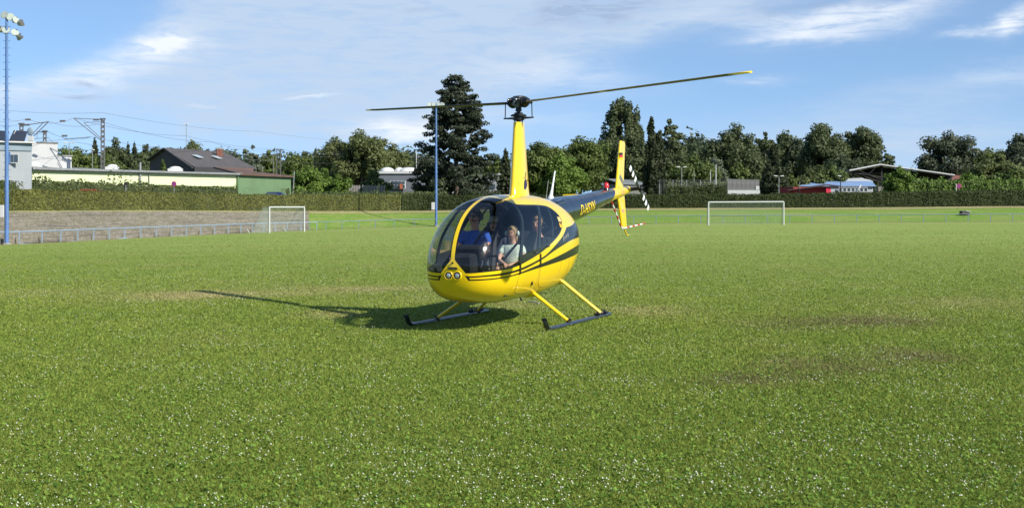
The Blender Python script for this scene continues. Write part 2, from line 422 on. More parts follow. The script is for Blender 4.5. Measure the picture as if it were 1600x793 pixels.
# straw edge on top of the bank, under the hedge
M_STRAW = bank_mat("straw", (.38, .33, .17), (.28, .27, .11), (.2, .22, .07), 2)
s1 = ringcurve(YH, -2.0)
ring_strip("dry_edge", [(s1, ringz(s1, 1.3) + .03), (hb, ringz(hb, 1.42) + .12), (hb2, ringz(hb2, 1.42) + .06)], [M_STRAW])
far_rows = [(hb2, ringz(hb2, 1.4))]
for R in (60, 200, 600, 1500, 4500):
    xy = hb2 * 1.0; ln = np.linalg.norm(xy, axis=1, keepdims=True); xy = xy / ln * (ln + R)
    z = ringz(hb2, 1.4) if R < 100 else np.full(nR, 1.3)
    far_rows.append((xy, z))
ring_strip("land", far_rows, [M_LAND])

# ------------------------------------------------------------------ grass blades and clover
def scatter(n, y0, y1, pw=2.0):
    """points with about constant density on the picture: p(Y) ~ Y^(1-pw)"""
    u = RNG.random(n)
    if pw == 2.0: # density 1/Y^2 per area * width Y -> p(Y) ~ 1/Y ; use 1/Y^2 -> uniform rows
        Y = 1 / (1 / y0 + u * (1 / y1 - 1 / y0))
    else:
        Y = y0 * (y1 / y0) ** u
    X = (RNG.random(n) * 2 - 1) * .43 * Y
    return X, Y
def make_grass(n):
    X, Y = scatter(n, 6.3, 150); kp = RNG.random(n) < np.clip((150 - Y) / 110, 0, 1) ** .8; kp &= Y < YF(pxof(X, Y)) - 5.1; X, Y = X[kp], Y[kp]; n = len(X)
    Z = G(X, Y)
    wid = np.maximum(.0042, .00058 * Y) * (.6 + .8 * RNG.random(n)); hgt = (.010 + .022 * RNG.random(n) ** 1.5) * np.clip(1.1 - Y / 90, .6, 1)
    tall = RNG.random(n) < .03; hgt[tall] *= 1.6
    th = RNG.random(n) * 2 * np.pi; lean = RNG.normal(0, .8, (n, 2)) * hgt[:, None]
    dx, dy = np.cos(th) * wid, np.sin(th) * wid
    a = np.column_stack([X - dx, Y - dy, Z - .004]); b = np.column_stack([X + dx, Y + dy, Z - .004])
    c = np.column_stack([X + lean[:, 0], Y + lean[:, 1], Z + hgt])
    V = np.stack([a, b, c], 1).reshape(-1, 3); F = np.arange(3 * n).reshape(-1, 3)
    col = np.clip(RNG.normal(.45, .23, n), 0, 1)
    o = link("grass", np_mesh("grass", V, F, 3, [M_BLADE], col=col)); return tag(o, "short mown green grass covering the sports pitch", "grass", kind='stuff')
make_grass(1300000)
M_CLO = mat("clover_flower", (.64, .66, .48), .9, noise=.4, nscale=40)
def make_clover(n):
    X, Y = scatter(n * 3, 6.3, 42, 1)
    from mathutils import noise as mn
    val = np.array([mn.noise(Vector((x * .9, y * .9, 0))) * .6 + mn.noise(Vector((x * 3.1, y * 3.1, 5))) * .5 for x, y in zip(X, Y)])
    keep = np.argsort(-(val * 1.2 + RNG.random(len(X)) * .9))[:n]; X, Y = X[keep], Y[keep]; n = len(X)
    r = (.0032 + .0058 * RNG.random(n) ** 1.5) * np.clip(Y / 20, 1, 1.35); Z = G(X, Y) + .014 + .022 * RNG.random(n)
    oct_ = np.array([(1,0,0),(0,1,0),(-1,0,0),(0,-1,0),(0,0,1),(0,0,-.6)], float)
    th = RNG.random(n) * 6; c, s = np.cos(th), np.sin(th)
    V = np.empty((n, 6, 3)); V[:, :, 0] = X[:, None] + r[:, None] * (oct_[:, 0] * c[:, None] - oct_[:, 1] * s[:, None])
    V[:, :, 1] = Y[:, None] + r[:, None] * (oct_[:, 0] * s[:, None] + oct_[:, 1] * c[:, None]); V[:, :, 2] = Z[:, None] + r[:, None] * oct_[:, 2]
    f = np.array([(0,1,4),(1,2,4),(2,3,4),(3,0,4),(1,0,5),(2,1,5),(3,2,5),(0,3,5)])
    F = (np.arange(n)[:, None, None] * 6 + f[None]).reshape(-1, 3)
    o = link("clover_flowers", np_mesh("clover_flowers", V.reshape(-1, 3), F, 3, [M_CLO])); tag(o, "small white clover flowers scattered through the short grass", "flowers", kind='stuff')
make_clover(13000)
M_LEAFY = bpy.data.materials.new("clover_leaf"); 
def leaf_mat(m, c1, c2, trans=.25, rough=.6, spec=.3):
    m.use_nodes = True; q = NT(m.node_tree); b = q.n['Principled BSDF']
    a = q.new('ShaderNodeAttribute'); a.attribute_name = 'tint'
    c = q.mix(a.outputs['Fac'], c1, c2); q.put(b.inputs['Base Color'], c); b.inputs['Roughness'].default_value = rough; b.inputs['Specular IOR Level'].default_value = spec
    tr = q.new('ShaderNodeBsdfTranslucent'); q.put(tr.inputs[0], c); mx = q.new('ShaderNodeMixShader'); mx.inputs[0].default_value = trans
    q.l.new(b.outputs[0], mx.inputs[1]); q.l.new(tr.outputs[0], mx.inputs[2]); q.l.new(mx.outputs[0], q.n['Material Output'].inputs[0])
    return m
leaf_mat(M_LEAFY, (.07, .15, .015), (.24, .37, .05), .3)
def make_leaves(n):
    X, Y = scatter(n, 6.3, 22); Z = G(X, Y) + .008 + .025 * RNG.random(n)
    r = (.007 + .008 * RNG.random(n)); th = RNG.random(n) * 6.28
    V = np.empty((n, 4, 3))
    for k in range(4):
        V[:, k, 0] = X + r * np.cos(th + k * 1.571); V[:, k, 1] = Y + r * np.sin(th + k * 1.571); V[:, k, 2] = Z + RNG.normal(0, .006, n)
    o = link("clover_leaves", np_mesh("clover_leaves", V.reshape(-1, 3), np.arange(4 * n).reshape(-1, 4), 4, [M_LEAFY], col=np.clip(RNG.normal(.45, .3, n), 0, 1)))
    tag(o, "round green clover leaves low in the mown grass", "clover", kind='stuff')
make_leaves(45000)
# ------------------------------------------------------------------ helicopter
HX, HY, HYAW = .1117, 19.974, .3735
HROT = math.atan2(-math.cos(HYAW), -math.sin(HYAW))
heli = empty("helicopter", (HX, HY, -0.012), HROT, "yellow and black helicopter standing on skids on the mown pitch, rotor stopped, people aboard", "helicopter")
heli.rotation_euler = (.0047, 0, HROT)
def hw(x, y, z):
    """helicopter frame (x forward, y left, z up) -> world"""
    c, s = math.cos(HROT), math.sin(HROT)
    return Vector((HX + c * x - s * y, HY + s * x + c * y, z))
M_YEL = mat("yellow_paint", (.80, .54, .006), .22, coat=.6, noise=.06, nscale=2.5)
M_BLK = mat("black_paint", (.010, .012, .010), .22, coat=.2, spec=.4)
M_NAVY = mat("dark_boom_paint", (.008, .011, .019), .2, coat=.5)
M_LINER = mat("cabin_liner", (.014, .019, .022), .9, spec=.2)
M_DARK = mat("dark_metal", (.025, .025, .027), .45, metal=.5, noise=.4, nscale=25)
M_GREYM = mat("grey_metal", (.16, .16, .16), .4, metal=.7, noise=.35, nscale=30)
M_SKID = mat("skid_paint", (.018, .022, .030), .3, coat=.4, noise=.3, nscale=12)
M_BRIGHT = mat("bright_steel", (.7, .7, .7), .22, metal=1)
M_WHITE = mat("white_paint", (.78, .78, .76), .4)
M_RED = mat("red_paint", (.50, .03, .025), .35)
M_RUB = mat("black_rubber", (.010, .010, .010), .85, spec=.25)
M_SEAT = mat("seat_leather", (.018, .018, .021), .7, noise=.3, nscale=14)
def glass(name, tint, refl=1.0, rough=.012, dirt=.05):
    m = bpy.data.materials.new(name); m.use_nodes = True; q = NT(m.node_tree); q.n.remove(q.n['Principled BSDF'])
    tr = q.new('ShaderNodeBsdfTransparent'); tr.inputs[0].default_value = (*tint, 1)
    gl = q.new('ShaderNodeBsdfGlossy'); gl.inputs['Roughness'].default_value = rough; gl.inputs[0].default_value = (1, 1, 1, 1)
    fr = q.new('ShaderNodeFresnel'); fr.inputs[0].default_value = 1.5
    m1 = q.new('ShaderNodeMixShader'); q.put(m1.inputs[0], q.m('MULTIPLY', fr.outputs[0], refl, clamp=True)); q.l.new(tr.outputs[0], m1.inputs[1]); q.l.new(gl.outputs[0], m1.inputs[2])
    # fine wiping haze in the perspex: a broad weak lobe round the sun's glint
    g2 = q.new('ShaderNodeBsdfGlossy'); g2.inputs['Roughness'].default_value = .14
    tc = q.new('ShaderNodeTexCoord').outputs['Object']
    n = q.ramp(q.noise(q.scl(tc, (1, 1.4, 3)), 3.5, 5, .65, .8), .35, .8)
    m2 = q.new('ShaderNodeMixShader'); q.put(m2.inputs[0], q.m('MULTIPLY', n, dirt)); q.l.new(m1.outputs[0], m2.inputs[1]); q.l.new(g2.outputs[0], m2.inputs[2])
    q.l.new(m2.outputs[0], q.n['Material Output'].inputs[0])
    return m
M_GLASS = glass("windshield_perspex", (.93, .95, .96), .60, .02, .04)
M_GLASS2 = glass("window_perspex", (.87, .90, .90), .7, .015, .01)

# hull surface : stations x, top, bottom, half width, widest height, exponent up, exponent down
ST = np.array([(2.45,.90,.90,0.0,.90,2,2),(2.435,1.05,.74,.19,.90,2,2.1),(2.39,1.19,.61,.31,.90,2,2.3),(2.29,1.36,.505,.43,.90,2,2.5),
(2.09,1.55,.43,.54,.90,2.1,2.7),(1.80,1.70,.385,.607,.92,2.25,2.9),(1.40,1.81,.365,.64,.94,2.4,2.9),(0.90,1.86,.365,.645,.96,2.5,2.9),
(0.40,1.875,.365,.645,.98,2.6,2.9),(-0.1,1.87,.39,.645,1.0,2.6,2.8),(-0.6,1.83,.48,.63,1.05,2.5,2.8),(-1.0,1.75,.62,.585,1.12,2.4,2.7),
(-1.3,1.64,.76,.51,1.18,2.3,2.5),(-1.50,1.50,.90,.41,1.21,2.2,2.3),(-1.60,1.37,1.06,.27,1.22,2,2),(-1.62,1.22,1.22,0,1.22,2,2)])
UU = np.concatenate([[0], np.cumsum(np.sqrt(np.diff(ST[:,0])**2 + np.maximum(abs(np.diff(ST[:,1])), abs(np.diff(ST[:,3])))**2))])
GG = [pch(UU, ST[:, i]) for i in range(7)]
def sec(u, th):
    x, t_, b_, hw_, zm, nt, nb = [g(u) for g in GG]
    c, s = np.cos(th), np.sin(th); n = np.where(s >= 0, nt, nb)
    return x, hw_ * np.sign(c) * abs(c) ** (2 / n), zm + np.where(s >= 0, t_ - zm, zm - b_) * np.sign(s) * abs(s) ** (2 / n)
def side_y(x, z):
    """half width of the hull at x, z"""
    us = np.linspace(0, UU[-1], 600); u = us[np.argmin(abs(GG[0](us) - x))]
    _, t_, b_, hw_, zm, nt, nb = [float(g(u)) for g in GG]
    r, n = ((z - zm) / (t_ - zm), nt) if z >= zm else ((zm - z) / (zm - b_), nb)
    return hw_ * max(0, 1 - min(1, abs(r)) ** n) ** (1 / n)
def poly_sdf(P, x, z):
    P = np.array(P, float); A = P; B = np.roll(P, -1, 0)
    d2 = np.full(x.shape, 1e9); ins = np.zeros(x.shape, bool)
    for a, b in zip(A, B):
        e = b - a; wx, wz = x - a[0], z - a[1]; tt = np.clip((wx * e[0] + wz * e[1]) / (e @ e + 1e-12), 0, 1)
        d2 = np.minimum(d2, (wx - e[0] * tt) ** 2 + (wz - e[1] * tt) ** 2)
        c = (a[1] > z) != (b[1] > z); xi = a[0] + (z - a[1]) / (e[1] if abs(e[1]) > 1e-9 else 1e-9) * e[0]
        ins ^= c & (x < xi)
    return np.where(ins, -1, 1) * np.sqrt(d2)
def dense(pts, k=6):
    """smooth an open polyline (Catmull-Rom)"""
    P = [np.array(p, float) for p in pts]; out = []
    for i in range(len(P) - 1):
        p0, p1, p2, p3 = P[max(i-1, 0)], P[i], P[i+1], P[min(i+2, len(P)-1)]
        for s in range(k):
            t = s / k; out.append(.5 * ((2*p1) + (-p0+p2)*t + (2*p0-5*p1+4*p2-p3)*t*t + (-p0+3*p1-3*p2+p3)*t**3))
    out.append(P[-1]); return out
RING = dense([(2.6,.815),(2.44,.816),(2.3,.832),(1.9,.86),(1.65,.89),(1.45,.925),(1.08,.99),(.69,1.07),(.23,1.2),(-.05,1.3),(-.19,1.39),(-.26,1.475),(-.235,1.56),(-.12,1.64),(.02,1.695),(.2,1.716),(.5,1.725),(.9,1.727),(1.12,1.735),(1.2,1.765),(1.26,1.82)], 5) + [(1.27, 2.0), (3, 2.0), (3, .815)]
B1U = [(2.6,.785),(2.44,.778),(2.3,.792),(2.13,.804),(1.8,.83),(1.45,.872),(1.0,.935),(.585,1.01),(.07,1.174),(-.2,1.28),(-.40,1.385)]
B1 = dense(B1U, 4) + [(-.62,1.40),(-.80,1.42),(-1.2,1.48),(-1.7,1.5),(-1.7,1.215)] + dense([(-1.35,1.225),(-.996,1.215),(-.6,1.19),(-.158,1.125),(.3,1.04),(.69,.955),(1.1,.888),(1.45,.838),(1.8,.80),(2.12,.777),(2.3,.77),(2.44,.757),(2.6,.76)], 4)
B2 = dense([(2.6,.738),(2.44,.736),(2.3,.742),(2.12,.752),(1.8,.775),(1.45,.815),(1.1,.855),(.69,.898),(.3,.943),(-.148,1.0),(-.6,1.06),(-.98,1.10),(-1.3,1.115),(-1.7,1.12)], 4) + dense([(-1.7,.985),(-1.3,.985),(-.983,.968),(-.6,.94),(-.152,.9),(.3,.868),(.69,.842),(1.1,.815),(1.445,.788),(1.8,.757),(2.117,.734),(2.297,.724),(2.44,.716),(2.6,.714)], 4)
def lin(pairs):
    a = sorted((z, x) for x, z in pairs); return lambda z: np.interp(z, [p[0] for p in a], [p[1] for p in a])
XA = lin([(1.15,1.9),(1.18,1.78),(1.2,1.72),(1.265,1.54),(1.48,1.26),(1.58,1.0),(1.61,.84)])
XD = lin([(.44,1.7),(.60,1.55),(.74,1.4),(.83,1.2),(.865,1.07),(.83,.9)])
XT = lin([(.08,1.7),(.12,1.6),(.18,1.45),(.28,1.235),(.36,1.1)])
ZS = lambda x: np.interp(x, [-.3, .1, .4, .87, 1.2, 1.6], [1.33, 1.25, 1.19, 1.10, 1.065, 1.02])
def _fn(pts):
    a = sorted((p[0], p[1]) for p in pts); return lambda x: np.interp(x, [q[0] for q in a], [q[1] for q in a])
_k1, _k2 = len(dense(B1U, 4)), len(B2) // 2
B1T, B1B = _fn(dense(B1U, 4)), _fn(B1[_k1 + 4:])
B2T, B2B = _fn(B2[:_k2]), _fn(B2[_k2:])
def phi(name, V):
    x, y, z = V[:, 0], V[:, 1], V[:, 2]
    if name == 'b1t': return z - B1T(x)
    if name == 'b1b': return z - B1B(x)
    if name == 'b2t': return z - B2T(x)
    if name == 'b2b': return z - B2B(x)
    if name == 'ring': return poly_sdf(RING, x, z)
    if name == 'ring2': return poly_sdf(RING, x, z) + .018
    if name == 'b1': return poly_sdf(B1, x, z)
    if name == 'b2': return poly_sdf(B2, x, z)
    if name == 'nose': return (.16 + np.clip(.80 - z, -.02, .09) * .6) - abs(y)   # >0 inside the nose zone : no stripes
    if name == 'join': return abs(y) - (.195 + np.clip(.80 - z, -.02, .09) * .6)
    if name == 'strip': return abs(y) - np.where(z > .995, .026, .026 + (.995 - z) * .86)
    if name == 'strip2': return abs(y) - np.where(z > .995, .026, .026 + (.995 - z) * .86) - .012
    if name == 'a0': return x - (XA(z) + .022)
    if name == 'a1': return x - (XA(z) - .050)
    if name == 'd0': return x - (XD(z) + .045)
    if name == 'd1': return x - (XD(z) - .045)
    if name == 't0': return x - (XT(z) + .022)
    if name == 't1': return x - (XT(z) - .022)
    if name == 'sill': return z - ZS(x)
    if name == 'mid': return y
def cut_hull():
    nu, nt = 150, 132
    us = np.linspace(0, UU[-1], nu); th = np.linspace(0, 2 * np.pi, nt, endpoint=False)
    uu, tt = np.meshgrid(us, th, indexing='ij'); x, y, z = sec(uu, tt)
    V = np.stack([x, y, z], -1).reshape(-1, 3).tolist()
    faces = []
    for i in range(nu - 1):
        for j in range(nt):
            a, b, c, d = i*nt+j, (i+1)*nt+j, (i+1)*nt+(j+1) % nt, i*nt+(j+1) % nt
            faces.append((a, b, c, d))
    for name in ('ring', 'ring2', 'b1', 'b1t', 'b1b', 'b2t', 'b2b', 'nose', 'join', 'strip', 'strip2', 'a0', 'a1', 'd0', 'd1', 't0', 't1', 'sill', 'mid'):
        ph = phi(name, np.array(V)); ph[abs(ph) < 1e-5] = 1e-5; ph = ph.tolist(); cache = {}; out = []
        xs = None
        for f in faces:
            s = [ph[i] > 0 for i in f]
            if all(s) or not any(s): out.append(f); continue
            if name in ('b1', 'b1t', 'b1b', 'b2t', 'b2b', 'nose', 'join') and min(V[i][2] for i in f) > 1.6: out.append(f); continue
            if name in ('strip', 'strip2') and (V[f[0]][0] < 1.15 or V[f[0]][2] < .78): out.append(f); continue
            if name in ('nose', 'join') and (V[f[0]][0] < 2.0 or V[f[0]][2] < .6 or V[f[0]][2] > .85): out.append(f); continue
            if name in ('a0','a1','d0','d1','t0','t1','sill') and (V[f[0]][2] < .8): out.append(f); continue
            P, N = [], []
            for k in range(len(f)):
                i, j = f[k], f[(k + 1) % len(f)]
                (P if s[k] else N).append(i)
                if s[k] != s[(k + 1) % len(f)]:
                    key = (min(i, j), max(i, j))
                    if key not in cache:
                        t = ph[i] / (ph[i] - ph[j]); a, b = V[i], V[j]
                        cache[key] = len(V); V.append([a[q] + (b[q] - a[q]) * t for q in range(3)])
                    P.append(cache[key]); N.append(cache[key])
            if len(P) > 2: out.append(tuple(P))
            if len(N) > 2: out.append(tuple(N))
        faces = out
    V = np.array(V); C = np.array([V[list(f)].mean(0) for f in faces])
    ph = {n: phi(n, C) for n in ('ring','ring2','b1','b2','nose','join','strip','strip2','a0','a1','d0','d1','t0','t1','sill')}
    groups = {}
    for i, f in enumerate(faces):
        p = {n: ph[n][i] for n in ph}; s = 'L' if C[i][1] > 0 else 'R'
        if p['ring'] > 0:
            blk = p['nose'] < 0 and (p['b1'] < 0 or p['b2'] < 0)
            if not blk and p['nose'] < 0 and p['join'] < 0 and C[i][0] > 2 and .722 < C[i][2] < .79: blk = True
            key = ('fuselage', '', 1 if blk else 0)
        elif p['a1'] > 0 and p['strip'] < 0: key = ('fuselage', '', 0)
        elif p['a1'] > 0:
            key = ('fuselage', '', 1) if (p['ring2'] > 0 or p['strip2'] < 0 or p['a0'] < 0) else ('windshield', s, 0)
        elif p['ring2'] > 0: key = ('fuselage', '', 1)
        elif p['t1'] < 0: key = ('fuselage', '', 1) if p['sill'] < 0 else ('quarter_window', s, 0)
        elif p['t0'] < 0: key = ('rear_door', s, 0)
        elif p['d1'] < 0: key = ('rear_door', s, 0) if p['sill'] < 0 else ('rear_door_window', s, 0)
        elif p['d0'] < 0: key = ('front_door', s, 0)
        else: key = ('front_door', s, 0) if p['sill'] < 0 else ('front_door_window', s, 0)
        groups.setdefault(key[:2], []).append((f, key[2]))
    made = {}
    for (nm, s), L in groups.items():
        idx = sorted({i for f, _ in L for i in f}); mp = {v: k for k, v in enumerate(idx)}
        me = bpy.data.meshes.new(nm); me.from_pydata([tuple(V[i]) for i in idx], [], [tuple(mp[i] for i in f) for f, _ in L])
        if nm == 'fuselage': mats = [M_YEL, M_BLK, M_LINER, M_LINER]
        elif nm == 'windshield': mats = [M_GLASS]
        elif 'window' in nm: mats = [M_GLASS2]
        else: mats = [M_BLK, M_LINER]
        for m in mats: me.materials.append(m)
        me.polygons.foreach_set('material_index', [k for _, k in L]); me.polygons.foreach_set('use_smooth', [True] * len(L))
        me.update(); me.validate()
        made[(nm, s)] = link('door' if nm in ('front_door', 'rear_door') else ('window' if 'window' in nm else nm), me, heli)
        o = made[(nm, s)]
        if nm == 'fuselage' or 'door' == nm[-4:]:
            md = o.modifiers.new('thickness', 'SOLIDIFY'); md.thickness = .018; md.offset = -1; md.material_offset = 2 if nm == 'fuselage' else 1; md.use_rim = False
    for s in 'LR':
        for a in ('front_door', 'rear_door'):
            wd = made[(a + '_window', s)]; wd.parent = made[(a, s)]
    return made
HULL = cut_hull()
# recessed headlights in the nose, vent slot, door handles and hinges
def normal_x(y, z):
    us = np.linspace(0, .9, 400); b = None
    for u in us:
        x, y_, z_ = sec(np.array([u] * 90), np.linspace(0, 2 * np.pi, 90)); d = np.hypot(y_ - y, z_ - z)
        if b is None or d.min() < b[0]: b = (d.min(), float(x[d.argmin()]))
    return b[1]
for yy in (-.062, .062):
    h = MB(); x0 = normal_x(yy, .787); n = 20
    ringr = [(.066, -.006), (.063, .006), (.056, .012), (.050, .010), (.048, -.03)]
    V = []; F = []
    for r, dx in ringr:
        for k in range(n): V.append((x0 + dx, yy + r * math.cos(6.2832*k/n), .787 + r * math.sin(6.2832*k/n)))
    for i in range(len(ringr) - 1):
        for k in range(n): F.append((i*n+k, i*n+(k+1) % n, (i+1)*n+(k+1) % n, (i+1)*n+k))
    h.add(V, F, 0, True); hl = h.build("headlight", [M_YEL], heli)
    g = MB(); g.tube([(x0 - .014, yy, .787), (x0 + .009, yy, .787)], .0485, 20); g.build("gasket", M_RUB, hl)
    g = MB(); g.sphere((x0 - .010, yy, .787), (.030, .042, .042), 18, 12); g.build("lens", [bpy.data.materials.get('lamp_glass') or mat('lamp_glass', (.60, .63, .62), .22, metal=.55, noise=.35, nscale=30)], hl)
v = MB(); x0 = normal_x(0, .885)
v.add([(x0 + .008, -.075, .872), (x0 + .008, .075, .872), (x0 + .006, .055, .898), (x0 + .006, -.055, .898), (x0 - .03, -.075, .872), (x0 - .03, .075, .872), (x0 - .03, .055, .898), (x0 - .03, -.055, .898)],
      [(0,1,2,3),(4,7,6,5),(0,4,5,1),(1,5,6,2),(2,6,7,3),(3,7,4,0)]); v.build("nose_vent", M_BLK, heli)
t_ = MB(); x1 = normal_x(0, .96); t_.tube([(x1, 0, .955), (x1 + .02, 0, .955)], .012, 10); t_.build("bolt", M_DARK, heli)
for s in (1, -1):
    for x_, z0, z1 in ((1.60, .775, .93), (.845, .855, 1.03)):
        g = MB(); ya, yb = side_y(x_, z0), side_y(x_, z1)
        g.add([(x_ - .022, s*(ya - .01), z0), (x_ + .022, s*(ya - .01), z0), (x_ + .022, s*(yb - .01), z1), (x_ - .022, s*(yb - .01), z1),
               (x_ - .022, s*(ya + .014), z0), (x_ + .022, s*(ya + .014), z0), (x_ + .022, s*(yb + .014), z1), (x_ - .022, s*(yb + .014), z1)],
              [(0,1,2,3),(4,7,6,5),(0,4,5,1),(1,5,6,2),(2,6,7,3),(3,7,4,0)]); g.build("hinge", M_BLK, heli)
    for x_, z_ in ((1.02, 1.055), (.52, 1.13)):
        g = MB(); y_ = side_y(x_, z_); g.tube([(x_ - .05, s*(y_ + .012), z_), (x_ + .05, s*(y_ + .012), z_ - .008)], .009, 8); g.build("handle", M_GREYM, HULL[('front_door' if x_ > .8 else 'rear_door', 'L' if s > 0 else 'R')])
    g = MB(); yd = side_y(1.075, .624); g.tube([(1.075, s*(yd - .01), .624), (1.075, s*(yd + .010), .624)], .028, 12); g.build("fuel_drain", M_RUB, heli)
# door seams as thin proud beads, and panel seams on the belly
def bead(pts, r=.0035, name="seam", m=None):
    for s in (1, -1):
        g = MB(); P = [(x_, s * (side_y(x_, z_) + .0005), z_) for x_, z_ in pts]; g.tube(P, r, 6); g.build(name, m or mat_seam, heli)
mat_seam = mat("seam", (.30, .19, .01), .6)
bead([tuple(p) for p in dense([(1.62,.77),(1.63,.66),(1.60,.56),(1.5,.515),(1.2,.50),(.98,.53),(.9,.62),(.88,.76),(.87,.84)], 4)])
bead([tuple(p) for p in dense([(.84,.83),(.80,.62),(.62,.55),(.3,.56),(.02,.68),(-.05,.8),(-.06,.9)], 4)])
bead([(-.45, z_) for z_ in np.linspace(.55, .93, 8)])
# quarter window stickers
def side_panel(name, pts, m, off=.004, parent=None, s=1):
    g = MB(); V = [(x_, s * (side_y(x_, z_) + off), z_) for x_, z_ in pts]; V += [(x_, s * (side_y(x_, z_) + off - .002), z_) for x_, z_ in pts]
    n = len(pts); g.add(V, [tuple(range(n)), tuple(range(2*n-1, n-1, -1))] + [(i, i+n, (i+1) % n + n, (i+1) % n) for i in range(n)]); return g.build(name, m, parent or heli)
M_STK = mat("sticker_cream", (.75, .55, .20), .5, noise=.4, nscale=60); M_STK2 = mat("sticker_orange", (.75, .38, .03), .5)
side_panel("sticker", [(-.10,1.545),(-.215,1.54),(-.225,1.47),(-.10,1.475)], M_STK)
side_panel("sticker", [(-.10,1.455),(-.14,1.455),(-.145,1.43),(-.2,1.425),(-.205,1.455),(-.235,1.45),(-.235,1.385),(-.10,1.39)], M_STK2)

# ---- lettering
def letters(txt, height, fn, m, name, parent, xscale=1.0, shear=0.0, bold=0.0, ext=.002):
    """fn maps (u along text 0..width, v height) to a point of the helicopter; each run is one mesh"""
    cu = bpy.data.curves.new(name, 'FONT'); cu.body = txt; cu.size = height / .73; cu.offset = bold; cu.shear = shear; cu.resolution_u = 3
    tmp = bpy.data.objects.new(name, cu); COL.objects.link(tmp); bpy.context.view_layer.update()
    me = bpy.data.meshes.new_from_object(tmp.evaluated_get(bpy.context.evaluated_depsgraph_get())); COL.objects.unlink(tmp); bpy.data.objects.remove(tmp)
    import bmesh
    bm = bmesh.new(); bm.from_mesh(me)
    for k in range(1, 12):
        bmesh.ops.bisect_plane(bm, geom=bm.verts[:] + bm.edges[:] + bm.faces[:], plane_co=(0, height * 1.1 * k / 12, 0), plane_no=(0, 1, 0))
    bm.to_mesh(me); bm.free()
    for v in me.vertices:
        v.co = Vector(fn(v.co.x * xscale, v.co.y))
    me.materials.clear(); me.materials.append(m); me.update()
    o = link(name, me, parent); md = o.modifiers.new('t', 'SOLIDIFY'); md.thickness = ext; md.offset = 0; return o
def boom_c(x):   # centre height, radius
    return (float(np.interp(-x, [1.0, 1.3, 2.8, 4.6, 5.75], [1.56, 1.585, 1.70, 1.91, 2.02])), float(np.interp(-x, [1.0, 1.3, 2.8, 4.6, 5.75], [.258, .25, .202, .112, .07])))
def boom_pt(x, ang, off=0):
    c, r = boom_c(x); return (x, (r + off) * math.cos(ang), c + (r + off) * math.sin(ang))
# ---- tail boom with a rounded seat in the cowl
def boom_piece(name, xs, m, parent=heli, cutf=None, n=28, cap=False):
    g = MB(); V = []; F = []
    for x_ in xs:
        for k in range(n):
            an = 2 * math.pi * k / n; xx = x_ if cutf is None else cutf(x_, an); V.append(boom_pt(xx, an))
    for i in range(len(xs) - 1):
        for k in range(n): F.append((i*n+k, i*n+(k+1) % n, (i+1)*n+(k+1) % n, (i+1)*n+k))
    g.add(V, F, 0, True)
    if cap: g.add(V[-n:], [tuple(range(n))])
    return g.build(name, m, parent)
X0B = -4.42; lim = lambda an: -4.42 - .36 * (1 + math.sin(an)) * .5 + .10        # slanted paint edge: yellow reaches forward underneath
bm_xs = np.linspace(-1.05, -4.0, 14)
boom = boom_piece("tail_boom", list(bm_xs) + [0], M_NAVY, cutf=lambda x_, an: x_ if x_ < -.5 else lim(an))
boom_piece("tail_cone", [0] + list(np.linspace(-4.8, -5.72, 6)), M_YEL, cutf=lambda x_, an: x_ if x_ < -.5 else lim(an))
g = MB(); c, r = boom_c(-5.72); V = []; F = []
for i, (dx, rr) in enumerate([(0, 1), (-.03, .98), (-.07, .85), (-.10, .6), (-.115, .25)]):
    for k in range(16): V.append((-5.72 + dx, rr * r * math.cos(6.2832*k/16), c + rr * r * math.sin(6.2832*k/16)))
for i in range(4):
    for k in range(16): F.append((i*16+k, i*16+(k+1) % 16, (i+1)*16+(k+1) % 16, (i+1)*16+k))
g.add(V, F, 0, True); g.add(V[-16:], [tuple(range(16))]); g.build("tail_light", mat("smoked_lens", (.10, .09, .05), .2), heli)
for x_ in (-1.9, -2.55, -3.3, -3.95):
    g = MB(); g.tube([(x_ - .006, 0, boom_c(x_)[0]), (x_ + .006, 0, boom_c(x_)[0])], boom_c(x_)[1] + .0015, 28); g.build("seam_ring", M_NAVY, heli)
M_LET = mat("yellow_lettering", (.85, .62, .03), .4)
def fn_reg(u, v):
    x_ = -2.26 - u; c, r = boom_c(x_); an = (v - .085) / r - .12; return boom_pt(x_, an, .005)
letters("D-HSYN", .185, fn_reg, M_LET, "registration", heli, xscale=.94, shear=.0, bold=.001)
M_GLET = mat("grey_lettering", (.22, .24, .22), .5)
def fn_cowl(u, v):
    x_ = -.13 - u; z_ = 1.175 + v + u * .22; return (x_, side_y(x_, z_) + .004, z_)
letters("R44", .075, fn_cowl, M_GLET, "lettering", heli, xscale=1.9)
# cowl intake beside the boom root
g = MB(); g.box((-1.34, .10, 1.755), (.42, .22, .08), (0, .12, 0), bev=.03); g.build("cowl_fairing", M_NAVY, heli)
g = MB(); g.box((-1.5, 0, 1.12), (.12, .5, .12), (0, .3, 0), bev=.02); g.tube([(-1.45, .16, 1.0), (-1.62, .18, .93), (-1.70, .18, .90)], .035, 12); g.build("exhaust", M_GREYM, heli)

